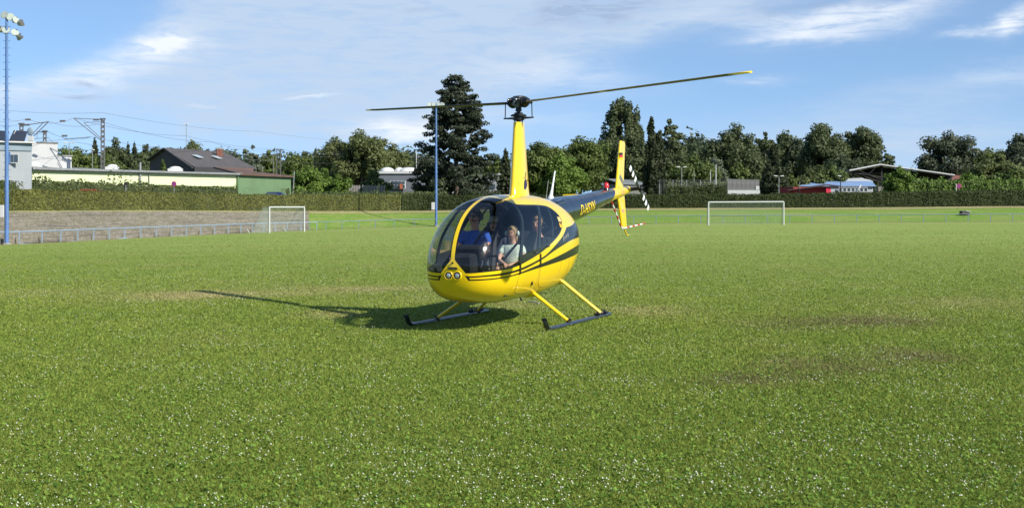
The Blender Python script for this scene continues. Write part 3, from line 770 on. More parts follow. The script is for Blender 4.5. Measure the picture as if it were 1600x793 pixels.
# ---- mast fairing
g = MB(); n = 36; V = []; F = []
def airfoil(u):   # u 0..1 round ; returns chord pos 0(front)..1(rear), half thickness
    s = 1 if u < .5 else -1; tt = u * 2 if u < .5 else 2 - u * 2; c = (1 - math.cos(math.pi * tt)) / 2
    return c, s * (1.35 * math.sqrt(c + 1e-6) - .35 * c - 1.0 * c * c) * 1.0
lv = [(1.82, .34, -.56, .16), (1.845, .32, -.50, .135), (1.88, .285, -.44, .118), (2.05, .262, -.405, .107), (2.5, .205, -.315, .090), (2.90, .150, -.235, .074), (2.955, .142, -.222, .071)]
for z_, xf, xr, w_ in lv:
    for k in range(n):
        c_, th_ = airfoil(k / n); V.append((xf + (xr - xf) * c_, w_ * th_ * 1.55, z_))
for i in range(len(lv) - 1):
    for k in range(n): F.append((i*n+k, i*n+(k+1) % n, (i+1)*n+(k+1) % n, (i+1)*n+k))
g.add(V, F, 0, True); g.add(V[-n:], [tuple(range(n))]); mast = g.build("mast_fairing", M_YEL, heli)
# small helicopter silhouette sticker on the fairing side
def fair_y(x_, z_):
    i = max(j for j in range(len(lv)) if lv[j][0] <= z_); i = min(i, len(lv) - 2); t = (z_ - lv[i][0]) / (lv[i+1][0] - lv[i][0])
    xf, xr, w_ = [lv[i][q] + (lv[i+1][q] - lv[i][q]) * t for q in (1, 2, 3)]; c_ = min(1, max(0, (x_ - xf) / (xr - xf)))
    return w_ * 1.55 * (1.35 * math.sqrt(c_ + 1e-6) - .35 * c_ - c_ * c_)
def fpoly(name, pts, m):
    g = MB()
    V = [(x_, fair_y(x_, z_) + .003, z_) for x_, z_ in pts] + [(x_, fair_y(x_, z_) + .001, z_) for x_, z_ in pts]; n = len(pts)
    g.add(V, [tuple(range(n)), tuple(range(2*n-1, n-1, -1))]); g.build(name, m, mast)
M_LOGO = mat("emblem_blue", (.02, .018, .05), .5)
fpoly("emblem", [(-.03,2.115),(.02,2.07),(.045,1.98),(.03,1.955),(-.03,1.955),(-.11,2.0),(-.13,2.05),(-.08,2.10)], M_LOGO)
fpoly("emblem", [(.005,2.115),(.19,2.035),(.195,2.05),(.005,2.14)], M_LOGO)
fpoly("emblem", [(-.03,2.12),(-.05,2.21),(-.075,2.21),(-.055,2.12)], M_LOGO)
fpoly("emblem", [(-.14,2.09),(-.20,2.115),(-.20,2.10),(-.14,2.07)], M_LOGO)

# ---- rotor head
z0 = 2.95
g = MB(); g.tube([(0,0,2.90),(0,0,3.22)], .030, 16); g.tube([(0,0,3.13),(0,0,3.20)], .045, 16); g.build("mast_shaft", M_DARK, heli)
AZR = .9443
cR, sR = math.cos(AZR), math.sin(AZR)
def rh(x_, y_, z_): return (x_ * cR - y_ * sR, x_ * sR + y_ * cR, z_)
g = MB()
for za, zb, r_ in ((2.975, 2.99, .055), (2.99, 3.02, .088), (3.02, 3.045, .075), (3.045, 3.065, .12), (3.065, 3.075, .10), (3.075, 3.10, .065), (3.12, 3.13, .05)):
    g.tube([(0,0,za),(0,0,zb)], r_, 24)
for s in (1, -1):
    g.add([rh(*p) for p in ((.05*s,-.03*s,3.0),(.05*s,.03*s,3.0),(.23*s,.12*s,3.01),(.21*s,.07*s,3.01),(.05*s,-.03*s,3.035),(.05*s,.03*s,3.035),(.23*s,.12*s,3.03),(.21*s,.07*s,3.03))], [(0,1,2,3),(4,7,6,5),(0,4,5,1),(1,5,6,2),(2,6,7,3),(3,7,4,0)])
g.build("swashplate", M_DARK, heli)
for a in (.4, 2.5, 4.6):
    g = MB(); g.tube([(.06*math.cos(a), .06*math.sin(a), 2.92), (.07*math.cos(a), .07*math.sin(a), 3.0)], .009, 8); g.build("control_rod", M_DARK, heli)
g = MB(); g.box((0,0,3.255), (.20, .12, .11), (0, 0, AZR), bev=.012); g.box(rh(0, 0, 3.325)[:3], (.17, .10, .05), (0, 0, AZR), bev=.006)
g.tube([rh(0,-.085,3.25), rh(0,.085,3.25)], .028, 12); g.tube([rh(0,0,3.18), rh(0,0,3.25)], .05, 16)
hub = g.build("rotor_hub", M_GREYM, heli)
for s in (1, -1):
    slope = (-.0196 * s + .022)
    def bl(r, c, h, s=s, slope=slope):   # radius, chordwise, height
        return rh(s * r, s * c, 3.25 + r * slope + h)
    g = MB(); g.tube([bl(.07,0,0), bl(.11,0,0), bl(.15,0,0), bl(.20,0,0), bl(.24,0,0), bl(.27,0,0)], [.062,.078,.080,.066,.045,.04], 18)
    for r_ in (.125, .155, .185): g.tube([bl(r_-.004,0,0), bl(r_+.004,0,0)], .087 - abs(r_ - .15) * .3, 18)
    g.build("blade_grip", M_DARK, heli)
    g = MB(); g.tube([bl(.115, -.105, .035), bl(.115, .105, .035)], .030, 12); g.build("coning_bolt", M_DARK, heli)
    for c_ in (-.115, .115):
        g = MB(); g.sphere(bl(.115, c_, .035), .017, 10, 6); g.build("bolt_end", M_BRIGHT, heli)
    g = MB(); g.tube([bl(.19, .11, -.01), bl(.215, .10, -.225)], .008, 8); g.tube([bl(.12,.05,-.02), bl(.2, .115, -.01)], .014, 8); g.build("pitch_link", M_DARK, heli)
    # blade: lofted airfoil with pitch
    sp = [.26, .34, .46, .62, .9, 1.6, 2.4, 3.2, 4.0, 4.55, 4.80]
    def section(r, tipf=1.0):
        ch = .254 * min(1, .30 + (r - .26) * 1.9); th = .030 if r > .6 else .036; pitch = math.radians((3.2 if s < 0 else 6) - 2.5 * r / 5.03); out = []
        P2 = [(0, 0), (.03, .42), (.12, .80), (.3, 1.0), (.6, .72), (.85, .30), (1, .02), (.85, -.18), (.6, -.42), (.3, -.62), (.12, -.55), (.03, -.32)]
        for c_, h_ in P2:
            cc = (.27 - c_) * ch * (tipf if tipf < 1 else 1); hh = h_ * th * .55
            y_ = cc * math.cos(pitch) - hh * math.sin(pitch); z_ = cc * math.sin(pitch) + hh * math.cos(pitch)
            if s < 0 or True: out.append(bl(r, y_, z_))
        return out
    def loft(secs, name, m, par):
        g = MB(); n = 12; V = [p for q in secs for p in q]; F = []
        for i in range(len(secs) - 1):
            for k in range(n): F.append((i*n+k, i*n+(k+1) % n, (i+1)*n+(k+1) % n, (i+1)*n+k))
        g.add(V, F, 0, True); g.add(V[-n:], [tuple(range(n))]); return g.build(name, m, par)
    M_BLADE_P = bpy.data.materials.get("rotor_blade_paint") or mat("rotor_blade_paint", (.035, .033, .034), .55, noise=.45, nscale=3, color2=(.065, .055, .048))
    bo = loft([section(r) for r in sp], "rotor_blade", M_BLADE_P, heli)
    loft([section(r, f_) for r, f_ in ((4.78, 1.0), (4.9, 1.0), (4.97, .9), (5.01, .65), (5.03, .3))], "blade_tip", M_YEL, bo)
    # left blade: dark leading edge strip; right blade: pale tan trailing edge, yellow band
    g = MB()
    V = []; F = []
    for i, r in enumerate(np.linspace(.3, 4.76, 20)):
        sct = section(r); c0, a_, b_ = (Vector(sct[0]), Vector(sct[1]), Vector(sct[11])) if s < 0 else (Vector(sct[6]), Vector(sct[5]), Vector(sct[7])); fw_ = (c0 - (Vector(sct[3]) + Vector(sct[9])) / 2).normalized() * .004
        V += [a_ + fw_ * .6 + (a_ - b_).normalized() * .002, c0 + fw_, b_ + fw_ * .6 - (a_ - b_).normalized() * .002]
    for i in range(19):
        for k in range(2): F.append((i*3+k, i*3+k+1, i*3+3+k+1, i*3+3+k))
    g.add(V, F, 0, True); g.build("leading_edge" if s < 0 else "trailing_edge", M_DARK if s < 0 else bpy.data.materials.get("tan_edge") or mat("tan_edge", (.42, .30, .19), .45, noise=.4, nscale=6), bo)
    if s > 0:
        loft([[tuple(Vector(p) + (Vector(p) - Vector(bl(r, -.05, 0))) * .06) for p in section(r)] for r in (2.16, 2.26)], "balance_band", M_YEL, bo)

# ---- fins
def fin(name, pts, th, m, parent=heli):
    """pts: polygon in (x, z); a bevelled slab th thick"""
    g = MB(); n = len(pts); cx = sum(p[0] for p in pts) / n; cz = sum(p[1] for p in pts) / n
    def lay(y_, k): return [(cx + (p[0] - cx) * k, y_, cz + (p[1] - cz) * (1 - (1 - k) * .3)) for p in pts]
    V = lay(-th / 2, .86) + lay(-th / 6, 1) + lay(th / 6, 1) + lay(th / 2, .86); F = [tuple(range(n - 1, -1, -1)), tuple(range(3 * n, 4 * n))]
    for r in range(3):
        for i in range(n): F.append((r*n+i, r*n+(i+1) % n, (r+1)*n+(i+1) % n, (r+1)*n+i))
    g.add(V, F); return g.build(name, m, parent)
M_YEL2 = M_YEL
up = fin("tail_fin", [(-4.93,2.0),(-5.36,2.0),(-5.50,2.88),(-5.47,2.92),(-5.26,2.925),(-5.22,2.90)], .05, M_YEL)
lo = fin("tail_fin", [(-5.02,1.95),(-5.42,1.95),(-5.60,1.34),(-5.55,1.31),(-5.33,1.31),(-5.29,1.34)], .045, M_YEL)
g = MB(); g.tube([tuple(p) for p in dense([(-5.42,.0,1.40),(-5.47,0,1.31),(-5.56,0,1.22),(-5.66,0,1.165),(-5.76,0,1.16)], 3)], .016, 10); g.build("tail_skid", M_YEL, heli)
for k, mm in enumerate(((.008, .008, .008), (.55, .02, .02), (.80, .50, .004))):
    g = MB(); za = 2.70 - k * .045; g.box((-5.22, .0265, za - .0225), (.17, .004, .0448)); g.build("flag_stripe", mat("flag_%s" % ("black", "red", "gold")[k], mm, .5), up)
M_STK3 = mat("warning_sticker", (.75, .35, .28), .5, noise=.5, nscale=80)
g = MB(); g.box((-5.33, .0245, 1.62), (.15, .004, .05)); g.build("sticker", M_STK3, lo)
g = MB(); 
for i in range(5):
    x_ = -5.02 - i * .035
    g.add([boom_pt(x_, a, .003) for a in (-.25, .35)] + [boom_pt(x_ - .035, a, .003) for a in (.35, -.25)], [(0, 1, 2, 3)])
g.build("sticker", M_STK3, heli)
g = MB(); g.box((-5.2, -.58, 1.915), (.30, 1.0, .035), bev=.012); g.build("stabilizer", M_YEL, heli)
# striped guard tubes
def striped(name, a, b, n, r, first_red=True, parent=heli):
    a, b = Vector(a), Vector(b); root = None
    for i in range(n):
        g = MB(); g.tube([a + (b - a) * (i / n), a + (b - a) * ((i + 1) / n)], r, 10)
        o = g.build("guard_tube" if i == 0 else "stripe_band", M_RED if (i % 2 == 0) == first_red else M_WHITE, root or parent); root = root or o
striped("guard", (-4.60, .02, 1.80), (-5.15, .03, 1.34), 7, .015)
g = MB(); g.tube([(-5.15,.03,1.34),(-5.22,.03,1.30),(-5.36,.03,1.295)], .015, 8); g.build("guard_bend", M_WHITE, heli)
striped("guard", (-5.36, .03, 1.295), (-6.52, .10, 1.37), 8, .013, False)
# tail rotor on the left side
TR = Vector((-5.68, .24, 2.04)); dv = Vector((.57, 0, .39)).normalized() * 1.0
tdir = (Vector((-5.10, .24, 2.41)) - Vector((-6.30, .24, 1.68))).normalized()
perp = tdir.cross(Vector((0, 1, 0))).normalized()
g = MB(); g.tube([(-5.68, .02, 2.02), (-5.68, .25, 2.04)], .035, 14); g.sphere((-5.68, .27, 2.04), .045, 12, 8); g.box(tuple(TR), (.16, .05, .07), (0, -math.atan2(tdir.z, tdir.x), 0), bev=.01); trh = g.build("tail_rotor_hub", M_DARK, heli)
for s in (1, -1):
    n = 7; root = None
    for i in range(n):
        r0, r1 = .10 + (.735 - .10) * i / n, .10 + (.735 - .10) * (i + 1) / n; g = MB(); V = []
        for r_ in (r0, r1):
            w_ = .105 if r_ > .18 else .06
            for cc, hh in ((-.5, 0), (-.3, .009), (.2, .008), (.5, 0), (.2, -.005), (-.3, -.006)):
                V.append(TR + tdir * (s * r_) + perp * cc * w_ + Vector((0, hh + cc * .012, 0)))
        g.add(V, [(k, (k+1) % 6, 6+(k+1) % 6, 6+k) for k in range(6)] + [tuple(range(5, -1, -1)), tuple(range(6, 12))])
        o = g.build("tail_rotor_blade" if i == 0 else "stripe_band", M_BLK if i in (0, 1, 3, 5) else M_WHITE, root or heli); root = root or o
# beacon, antennas
g = MB(); g.tube([(-4.36,0,1.985),(-4.36,0,2.03)], [.06, .045], 14); bc = g.build("beacon", M_BLK, heli)
g = MB(); g.tube([(-4.36,0,2.03),(-4.36,0,2.07),(-4.36,0,2.115),(-4.36,0,2.135)], [.047,.05,.04,.015], 14); g.build("lamp_glass", mat("beacon_red", (.62, .02, .02), .2, coat=.5), bc)
g = MB(); g.tube([(-1.40,0,1.82),(-1.42,0,1.88),(-1.48,0,2.0),(-1.61,0,2.27)], [.06,.03,.018,.011], 10, sq=(.6, 1)); g.build("antenna", M_WHITE, heli)
g = MB(); g.tube([(-.62,.2,1.78),(-.74,.2,2.10)], .005, 6); g.build("antenna", M_GREYM, heli)
# roof grey rain strip in front of the mast
# ---- landing gear
for s in (1, -1):
    g = MB(); y_ = 1.03 * s
    P = dense([(1.74, y_, .175), (1.66, y_, .09), (1.58, y_, .05), (1.45, y_, .035), (1.1, y_, .033)], 3) + [(-1.15, y_, .033), (-1.28, y_, .04)]
    g.tube([tuple(p) for p in P], [.033] * (len(P) - 1) + [.012], 14, sq=(1.0, 1.0)); sk = g.build("skid", M_SKID, heli)
    g = MB(); g.box((1.70, y_, .125), (.17, .074, .02), (0, -.9, 0), bev=.006); g.build("skid_shoe", M_BLK, sk)
    for x_ in (-.95, -.60):
        g = MB(); g.box((x_, y_, .078), (.10, .09, .03), bev=.006); g.tube([(x_, y_, .08), (x_, y_, .12)], .014, 8); g.build("clamp", M_DARK, sk)
    for xb, xf, zt_ in ((.62, .70, .47), (-.62, -.82, .58)):
        top = Vector((xb, s * .44, zt_)); bot = Vector((xf, s * 1.03, .065))
        g = MB(); V = []; n = 14
        for p, rx, ry in ((top, .048, .026), (top.lerp(bot, .5), .046, .025), (bot, .043, .024)):
            dr = (bot - top).normalized(); ax = Vector((1, 0, 0)); ax = (ax - dr * ax.dot(dr)).normalized(); ay = dr.cross(ax)
            for k in range(n): V.append(p + ax * rx * math.cos(6.2832*k/n) + ay * ry * math.sin(6.2832*k/n))
        g.add(V, [(i*n+k, i*n+(k+1) % n, (i+1)*n+(k+1) % n, (i+1)*n+k) for i in range(2) for k in range(n)], 0, True)
        g.add(V[-n:], [tuple(range(n))]); lg = g.build("skid_leg", M_YEL, heli)
        g = MB(); g.tube([bot.lerp(top, .0), bot.lerp(top, .03)], .05, 12); g.build("foot_collar", M_DARK, lg)
        g = MB(); g.tube([bot + Vector((-.028, .0, .02)), top + Vector((-.03, 0, -.01))], .006, 6); g.build("brake_line", M_DARK, lg)
    g = MB(); g.tube([(.62, s*.30, .43), (.62, s*.47, .455)], .05, 12); g.build("leg_socket", M_YEL, heli)
    g = MB(); g.tube([(-.62, s*.30, .53), (-.62, s*.46, .57)], .05, 12); g.build("leg_socket", M_YEL, heli)
g = MB(); g.tube([(.70, .28, .40), (.70, .30, .345)], .012, 8); g.build("drain_pipe", M_DARK, heli)

# ---- cabin interior
g = MB(); g.box((.95, 0, .50), (1.7, .96, .04)); g.box((1.95, 0, .53), (.30, .66, .03)); g.build("cabin_floor", M_LINER, heli)
g = MB(); g.box((-.42, 0, 1.10), (.05, .92, .96), (0, -.06, 0)); g.box((.36, 0, .66), (.08, 1.0, .30)); g.build("firewall", M_LINER, heli)
for (xs_, zs_, bk) in ((1.02, .72, .72), (.10, .78, -.22)):
    for s in (1, -1):
        g = MB(); g.box((xs_, s*.31, zs_ - .12), (.46, .40, .20), bev=.02); sb = g.build("seat", M_LINER, heli)
        g = MB(); g.box((xs_ + .01, s*.31, zs_ + .03), (.50, .48, .09), (0, -.08, 0), bev=.03); g.build("cushion", M_SEAT, sb)
        g = MB(); g.box((bk, s*.31, zs_ + .33), (.09, .46, .60), (0, -.16, 0), bev=.03); g.build("backrest", M_SEAT, sb)
g = MB(); g.box((1.98, -.02, .80), (.22, .30, .52), (0, .12, 0), bev=.03); g.box((1.80, -.02, 1.07), (.14, .38, .20), (0, .25, 0), bev=.03); pn = g.build("instrument_panel", M_RUB, heli)
for i, (yy, zz) in enumerate([(-.14, 1.10), (-.05, 1.10), (.04, 1.10), (.12, 1.10), (-.11, 1.02), (-.01, 1.02), (.08, 1.02)]):
    g = MB(); g.tube([(1.735, yy, zz - .02), (1.722, yy, zz - .017)], .038, 14); g.build("gauge", M_GREYM, pn)
g = MB(); g.tube([(1.50, 0, .55), (1.56, 0, .98)], .02, 10); g.tube([(1.56, .28, 1.02), (1.56, -.32, .98)], .013, 8)
g.tube([(1.56, -.32, .98), (1.54, -.32, .86)], .02, 8); g.tube([(1.56, .28, 1.02), (1.56, .28, .93)], .014, 8); g.build("control_stick", M_RUB, heli)
P = [tuple(p) for p in dense([(1.14, .30, 1.735), (1.25, .29, 1.68), (1.36, .26, 1.55), (1.48, .23, 1.36), (1.60, .20, 1.15)], 4)]
g = MB(); g.tube(P, list(np.linspace(.052, .014, len(P))), 10, sq=(1.0, .7)); g.build("cabin_post", mat("matt_black_trim", (.006, .006, .007), .95, spec=.1), heli)
for s in (1, -1):
    g = MB(); g.tube([(2.26,s*.24,.80),(2.1,s*.30,.76),(1.9,s*.32,.64)], .012, 8); g.build("pedal", M_DARK, heli)
# ------------------------------------------------------------------ people in the cabin
def skin(name, nodes, edges, m, parent, sub=2, root=0):
    import bmesh
    bm = bmesh.new(); lay = bm.verts.layers.skin.verify(); vs = []
    for (p, r) in nodes:
        v = bm.verts.new(p); v[lay].radius = r if isinstance(r, tuple) else (r, r); vs.append(v)
    vs[root][lay].use_root = True
    for a, b in edges: bm.edges.new((vs[a], vs[b]))
    me = bpy.data.meshes.new(name); bm.to_mesh(me); bm.free()
    o = bpy.data.objects.new(name, me); COL.objects.link(o)
    sk = o.modifiers.new('s', 'SKIN'); sk.use_smooth_shade = True; sk.branch_smoothing = .4
    ss = o.modifiers.new('u', 'SUBSURF'); ss.levels = sub; ss.render_levels = sub
    bpy.context.view_layer.update()
    me2 = bpy.data.meshes.new_from_object(o.evaluated_get(bpy.context.evaluated_depsgraph_get()))
    o.modifiers.clear(); o.data = me2; me2.materials.clear(); me2.materials.append(m); me2.name = name
    me2.polygons.foreach_set('use_smooth', [True] * len(me2.polygons))
    o.parent = parent; return o
M_SKIN = mat("skin_light", (.56, .31, .21), .5, noise=.12, nscale=9); M_SKIN2 = mat("skin_tan", (.42, .21, .13), .5, noise=.12, nscale=9)
M_BLOND = mat("hair_blond", (.34, .22, .10), .6, noise=.5, nscale=40); M_BROWN = mat("hair_brown", (.05, .03, .018), .6, noise=.4, nscale=40)
M_EYE = mat("eye", (.03, .02, .015), .2); M_LIP = mat("lips", (.40, .12, .10), .5); M_TOOTH = mat("teeth", (.7, .68, .62), .4)
M_HS = mat("headset_grey_green", (.34, .42, .38), .4); M_HSB = mat("headset_black", (.02, .02, .022), .45)
def cloth(n, c): return mat(n, c, .85, noise=.25, nscale=10, bump=.5, bscale=18)
def person(loc, S, label, shirt, pants, skinm, hairm, arms, legs=None, head_turn=0.0, hair='short', group=None, headset=M_HSB, extras=()):
    """seated figure; local x forward, y left, z up from the hip joint; S = scale"""
    root = empty("person", hw(*loc), HROT, label, "person")
    def q(*p): return tuple(S * c for c in p)
    N = [(q(0,0,.02), (S*.145, S*.115)), (q(-.01,0,.17), (S*.135, S*.10)), (q(-.02,0,.34), (S*.155, S*.11)), (q(-.02,0,.46), (S*.085, S*.07)),
         (q(0,0,.53), S*.052), (q(.025,0,.585), (S*.058, S*.068)), (q(.02,0,.65), (S*.074, S*.092)), (q(.01,0,.715), (S*.066, S*.080)), (q(.01,0,.755), (S*.035, S*.045))]
    E_ = [(i, i + 1) for i in range(8)]
    def add(p, r, a): N.append((q(*p), S * r)); E_.append((a, len(N) - 1)); return len(N) - 1
    for s, (el, wr) in zip((1, -1), arms):
        sh = add((-.02, s * .165, .425), .056, 2); ua = add(tuple((a * .5 + b * .5) for a, b in zip((-.02, s * .185, .40), el)), .048, sh)
        e = add(el, .039, ua); f_ = add(tuple(a * .45 + b * .55 for a, b in zip(el, wr)), .035, e); w_ = add(wr, .025, f_)
        d_ = (Vector(wr) - Vector(el)).normalized(); side = d_.cross(Vector((0, 0, 1))).normalized(); dn = Vector((0, 0, -1))
        palm = Vector(wr) + d_ * .055; pa = add(tuple(palm), .030, w_)
        for k, (off, ln) in enumerate(((.027, .055), (.009, .066), (-.009, .062), (-.026, .048))):
            b_ = palm + d_ * .022 + side * off; k1 = add(tuple(b_), .0105, pa); m1 = b_ + d_ * ln * .5 + dn * .008; k2 = add(tuple(m1), .0092, k1); m2 = m1 + d_ * ln * .35 + dn * .025; add(tuple(m2), .0075, k2)
        tb = Vector(wr) + d_ * .03 + side * .032 * s; k1 = add(tuple(tb), .0125, w_); add(tuple(tb + d_ * .035 + side * .02 * s + dn * .01), .0095, k1)
    legs = legs or [((.44, s * .11, .06), (.50, s * .10, -.24)) for s in (1, -1)]
    for s, (kn, an) in zip((1, -1), legs):
        h_ = add((.05, s * .09, .0), .088, 0); th = add(tuple(a * .5 + b * .5 for a, b in zip((.05, s * .09, 0), kn)), .078, h_); k_ = add(kn, .056, th)
        cf = add(tuple(a * .62 + b * .38 for a, b in zip(kn, an)), .054, k_); a_ = add(an, .036, cf); add((an[0] + .07, an[1], an[2] - .035), .034, a_); N_ = len(N) - 1; add((an[0] + .15, an[1] * .9, an[2] - .04), .028, N_)
    skin("body", N, E_, skinm, root)
    # shirt over torso and upper arms
    k = 1.10
    N2 = [(q(0,0,.0), (S*.150*k, S*.122*k)), (q(-.01,0,.17), (S*.140*k, S*.106*k)), (q(-.02,0,.34), (S*.160*k, S*.114*k)), (q(-.02,0,.455), (S*.082*k, S*.070*k)), (q(-.01,0,.49), (S*.060*k, S*.058*k))]; E2 = [(0,1),(1,2),(2,3),(3,4)]
    for s, (el, wr) in zip((1, -1), arms):
        N2.append((q(-.02, s*.165, .425), S*.067)); E2.append((2, len(N2) - 1)); m_ = tuple(a * .42 + b * .58 for a, b in zip((-.02, s * .185, .40), el)); N2.append((q(*m_), S*.064)); E2.append((len(N2) - 2, len(N2) - 1))
    skin("shirt", N2, E2, shirt, root)
    N3 = [(q(0,0,.0), (S*.155, S*.13))]; E3 = []
    for s, (kn, an) in zip((1, -1), legs):
        N3.append((q(.06, s*.09, .0), S*.098)); E3.append((0, len(N3) - 1)); m_ = tuple(a * .25 + b * .75 for a, b in zip((.05, s*.09, 0), kn)); N3.append((q(*m_), S*.080)); E3.append((len(N3) - 2, len(N3) - 1))
    skin("trousers", N3, E3, pants, root)
    hc = Vector(q(.018, 0, .655))
    def hd(nm, g, m): return g.build(nm, m, root)
    for s in (1, -1):
        g = MB(); g.sphere(hc + Vector(q(.087, s*.030, .012)), S*.0115, 8, 6); hd("eye", g, M_EYE)
        g = MB(); g.sphere(hc + Vector(q(-.005, s*.082, -.005)), (S*.022, S*.012, S*.032), 8, 6); hd("ear", g, skinm)
        g = MB(); g.tube([hc + Vector(q(.090, s*.016, .032)), hc + Vector(q(.086, s*.045, .032))], S*.005, 6); hd("eyebrow", g, hairm)
    g = MB(); g.tube([hc + Vector(q(.086, 0, .015)), hc + Vector(q(.112, 0, -.018)), hc + Vector(q(.092, 0, -.028))], [S*.008, S*.014, S*.008], 8); hd("nose", g, skinm)
    g = MB(); g.tube([hc + Vector(q(.080, .028, -.046)), hc + Vector(q(.092, .0, -.052)), hc + Vector(q(.080, -.028, -.046))], S*.0075, 8); hd("mouth", g, M_LIP)
    g = MB(); g.sphere(hc + Vector(q(-.012, 0, .018)), (S*.104, S*.088, S*.112), 20, 12, zmin=-.15 if hair == 'short' else -.75)
    # clear the face
    g.v = [((x if x < hc.x + S*.060 or z > hc.z + S*.075 else hc.x + S*.050), y, z) for x, y, z in g.v]; hd("hair", g, hairm)
    if headset:
        P = [hc + Vector(q(-.005, .105 * math.cos(a), .02 + .115 * math.sin(a))) for a in np.linspace(-.1, math.pi + .1, 14)]
        g = MB(); g.tube(P, S*.008, 8); hs = hd("headset", g, M_HSB)
        for s in (1, -1):
            g = MB(); g.sphere(hc + Vector(q(-.002, s*.108, -.002)), (S*.036, S*.026, S*.048), 12, 8); g.build("ear_cup", headset, hs)
        g = MB(); g.tube([hc + Vector(q(.01, .118, -.03)), hc + Vector(q(.08, .085, -.06)), hc + Vector(q(.11, .03, -.055))], S*.004, 6); g.sphere(hc + Vector(q(.112, .02, -.055)), S*.012, 8, 6); g.build("microphone", M_HSB, hs)
    for fn in extras: fn(root, hc, q, S)
    return root
def glasses(root, hc, q, S):
    g = MB()
    for s in (1, -1): g.box(hc + Vector(q(.094, s*.034, .012)), (S*.012, S*.052, S*.036), (0, 0, s*.25), bev=S*.004)
    g.tube([hc + Vector(q(.098,-.02,.018)), hc + Vector(q(.098,.02,.018))], S*.004, 6)
    for s in (1, -1): g.tube([hc + Vector(q(.088, s*.060, .02)), hc + Vector(q(0, s*.086, .015))], S*.003, 6)
    g.build("sunglasses", M_HSB, root)
def cap(mm, brim=True):
    def f(root, hc, q, S):
        g = MB(); g.sphere(hc + Vector(q(-.01, 0, .045)), (S*.112, S*.096, S*.095), 20, 10, zmin=0)
        if brim:
            V = []; n = 10
            for i in range(n + 1):
                a = -1.1 + 2.2 * i / n
                V += [tuple(hc + Vector(q(-.01 + .108 * math.cos(a), .094 * math.sin(a), .05))), tuple(hc + Vector(q(.0 + .175 * math.cos(a), .094 * math.sin(a), .042)))]
            V2 = [(x, y, z - S*.006) for x, y, z in V]; m_ = len(V)
            g.add(V + V2, [(2*i, 2*i+1, 2*i+3, 2*i+2) for i in range(n)] + [(m_+2*i+2, m_+2*i+3, m_+2*i+1, m_+2*i) for i in range(n)] + [(2*i+1, m_+2*i+1, m_+2*i+3, 2*i+3) for i in range(n)])
        g.build("cap", mm, root)
    return f
def ponytail(root, hc, q, S):
    g = MB(); g.tube([hc + Vector(q(-.10, 0, .03)), hc + Vector(q(-.14, .02, -.03)), hc + Vector(q(-.12, .04, -.15))], [S*.02, S*.032, S*.012], 8); g.build("ponytail", M_BLOND, root)
person((.93, -.33, .86), 1.04, "person in a blue polo shirt, sunglasses and headset at the controls, behind the windshield strip", cloth("blue_polo", (.014, .07, .33)), cloth("grey_trousers", (.06, .06, .065)), M_SKIN2, M_BROWN,
       [((.13, .24, .17), (.40, .16, .14)), ((.10, -.25, .17), (.38, -.16, .12))], extras=(glasses,))
person((1.10, .32, .775), .82, "smiling blond child in a pale T-shirt and headset behind the windshield near the door", cloth("mint_tshirt", (.62, .70, .56)), cloth("tan_shorts", (.30, .20, .13)), M_SKIN, M_BLOND,
       [((.08, .23, .20), (.26, .08, .13)), ((.10, -.22, .20), (.27, -.05, .14))], hair='long', headset=M_HS, extras=(ponytail,),
       legs=[((.43, .10, .08), (.50, .10, -.26)), ((.43, -.10, .07), (.48, -.08, -.26))])
person((.10, .33, .80), .96, "person in black T-shirt with bare arm, seated behind the helicopter side windows", cloth("black_tshirt", (.014, .014, .016)), cloth("dark_jeans", (.03, .04, .07)), M_SKIN, M_BLOND,
       [((.05, .25, .22), (.28, .14, .16)), ((.08, -.24, .20), (.30, -.10, .13))], hair='long', headset=M_HSB)
person((.16, -.33, .81), .93, "person in a beige cap and dark top half hidden on the far rear seat", cloth("navy_top", (.03, .04, .07)), cloth("black_trousers", (.02, .02, .025)), M_SKIN, M_BROWN,
       [((.05, .24, .20), (.28, .12, .14)), ((.08, -.24, .20), (.30, -.10, .13))], extras=(cap(mat("cap_beige", (.40, .33, .22), .85)),), headset=M_HSB)
# seat belts over the passengers
for pts in ([(.98,.47,1.30),(1.14,.43,1.20),(1.235,.34,1.06),(1.25,.24,.94),(1.16,.14,.84)], [(.90,-.17,1.40),(1.03,-.22,1.26),(1.09,-.32,1.08),(1.07,-.42,.92)]):
    g = MB(); g.tube([tuple(p) for p in dense(pts, 4)], .022, 6, sq=(1, .25)); g.build("seat_belt", M_RUB, heli)
# ------------------------------------------------------------------ pitch furniture
M_BLUE = mat("pole_blue_paint", (.095, .19, .40), .5, noise=.25, nscale=1.5)
M_RAIL = mat("rail_blue_grey", (.17, .25, .30), .5, noise=.3, nscale=3)
M_LAMP = mat("lamp_housing", (.26, .27, .23), .5); M_LENS = mat("lamp_lens", (.38, .42, .36), .2); M_LENSD = mat("lamp_back_dark", (.10, .10, .09), .5)
M_CONC = mat("concrete", (.36, .35, .32), .85, noise=.3, nscale=2); M_STEEL = mat("galvanized_steel", (.30, .31, .30), .5, metal=.3, noise=.3, nscale=4)
M_MASTM = mat("catenary_mast_steel", (.15, .145, .135), .6, noise=.3, nscale=2)
M_WHT = mat("white_render", (.50, .50, .48), .8, noise=.08, nscale=.6)
def cylz(g, x, y, z0, z1, r0, r1=None, n=10, m=0): return g.tube([(x, y, z0), (x, y, z1)], [r0, r1 or r0], n, m)
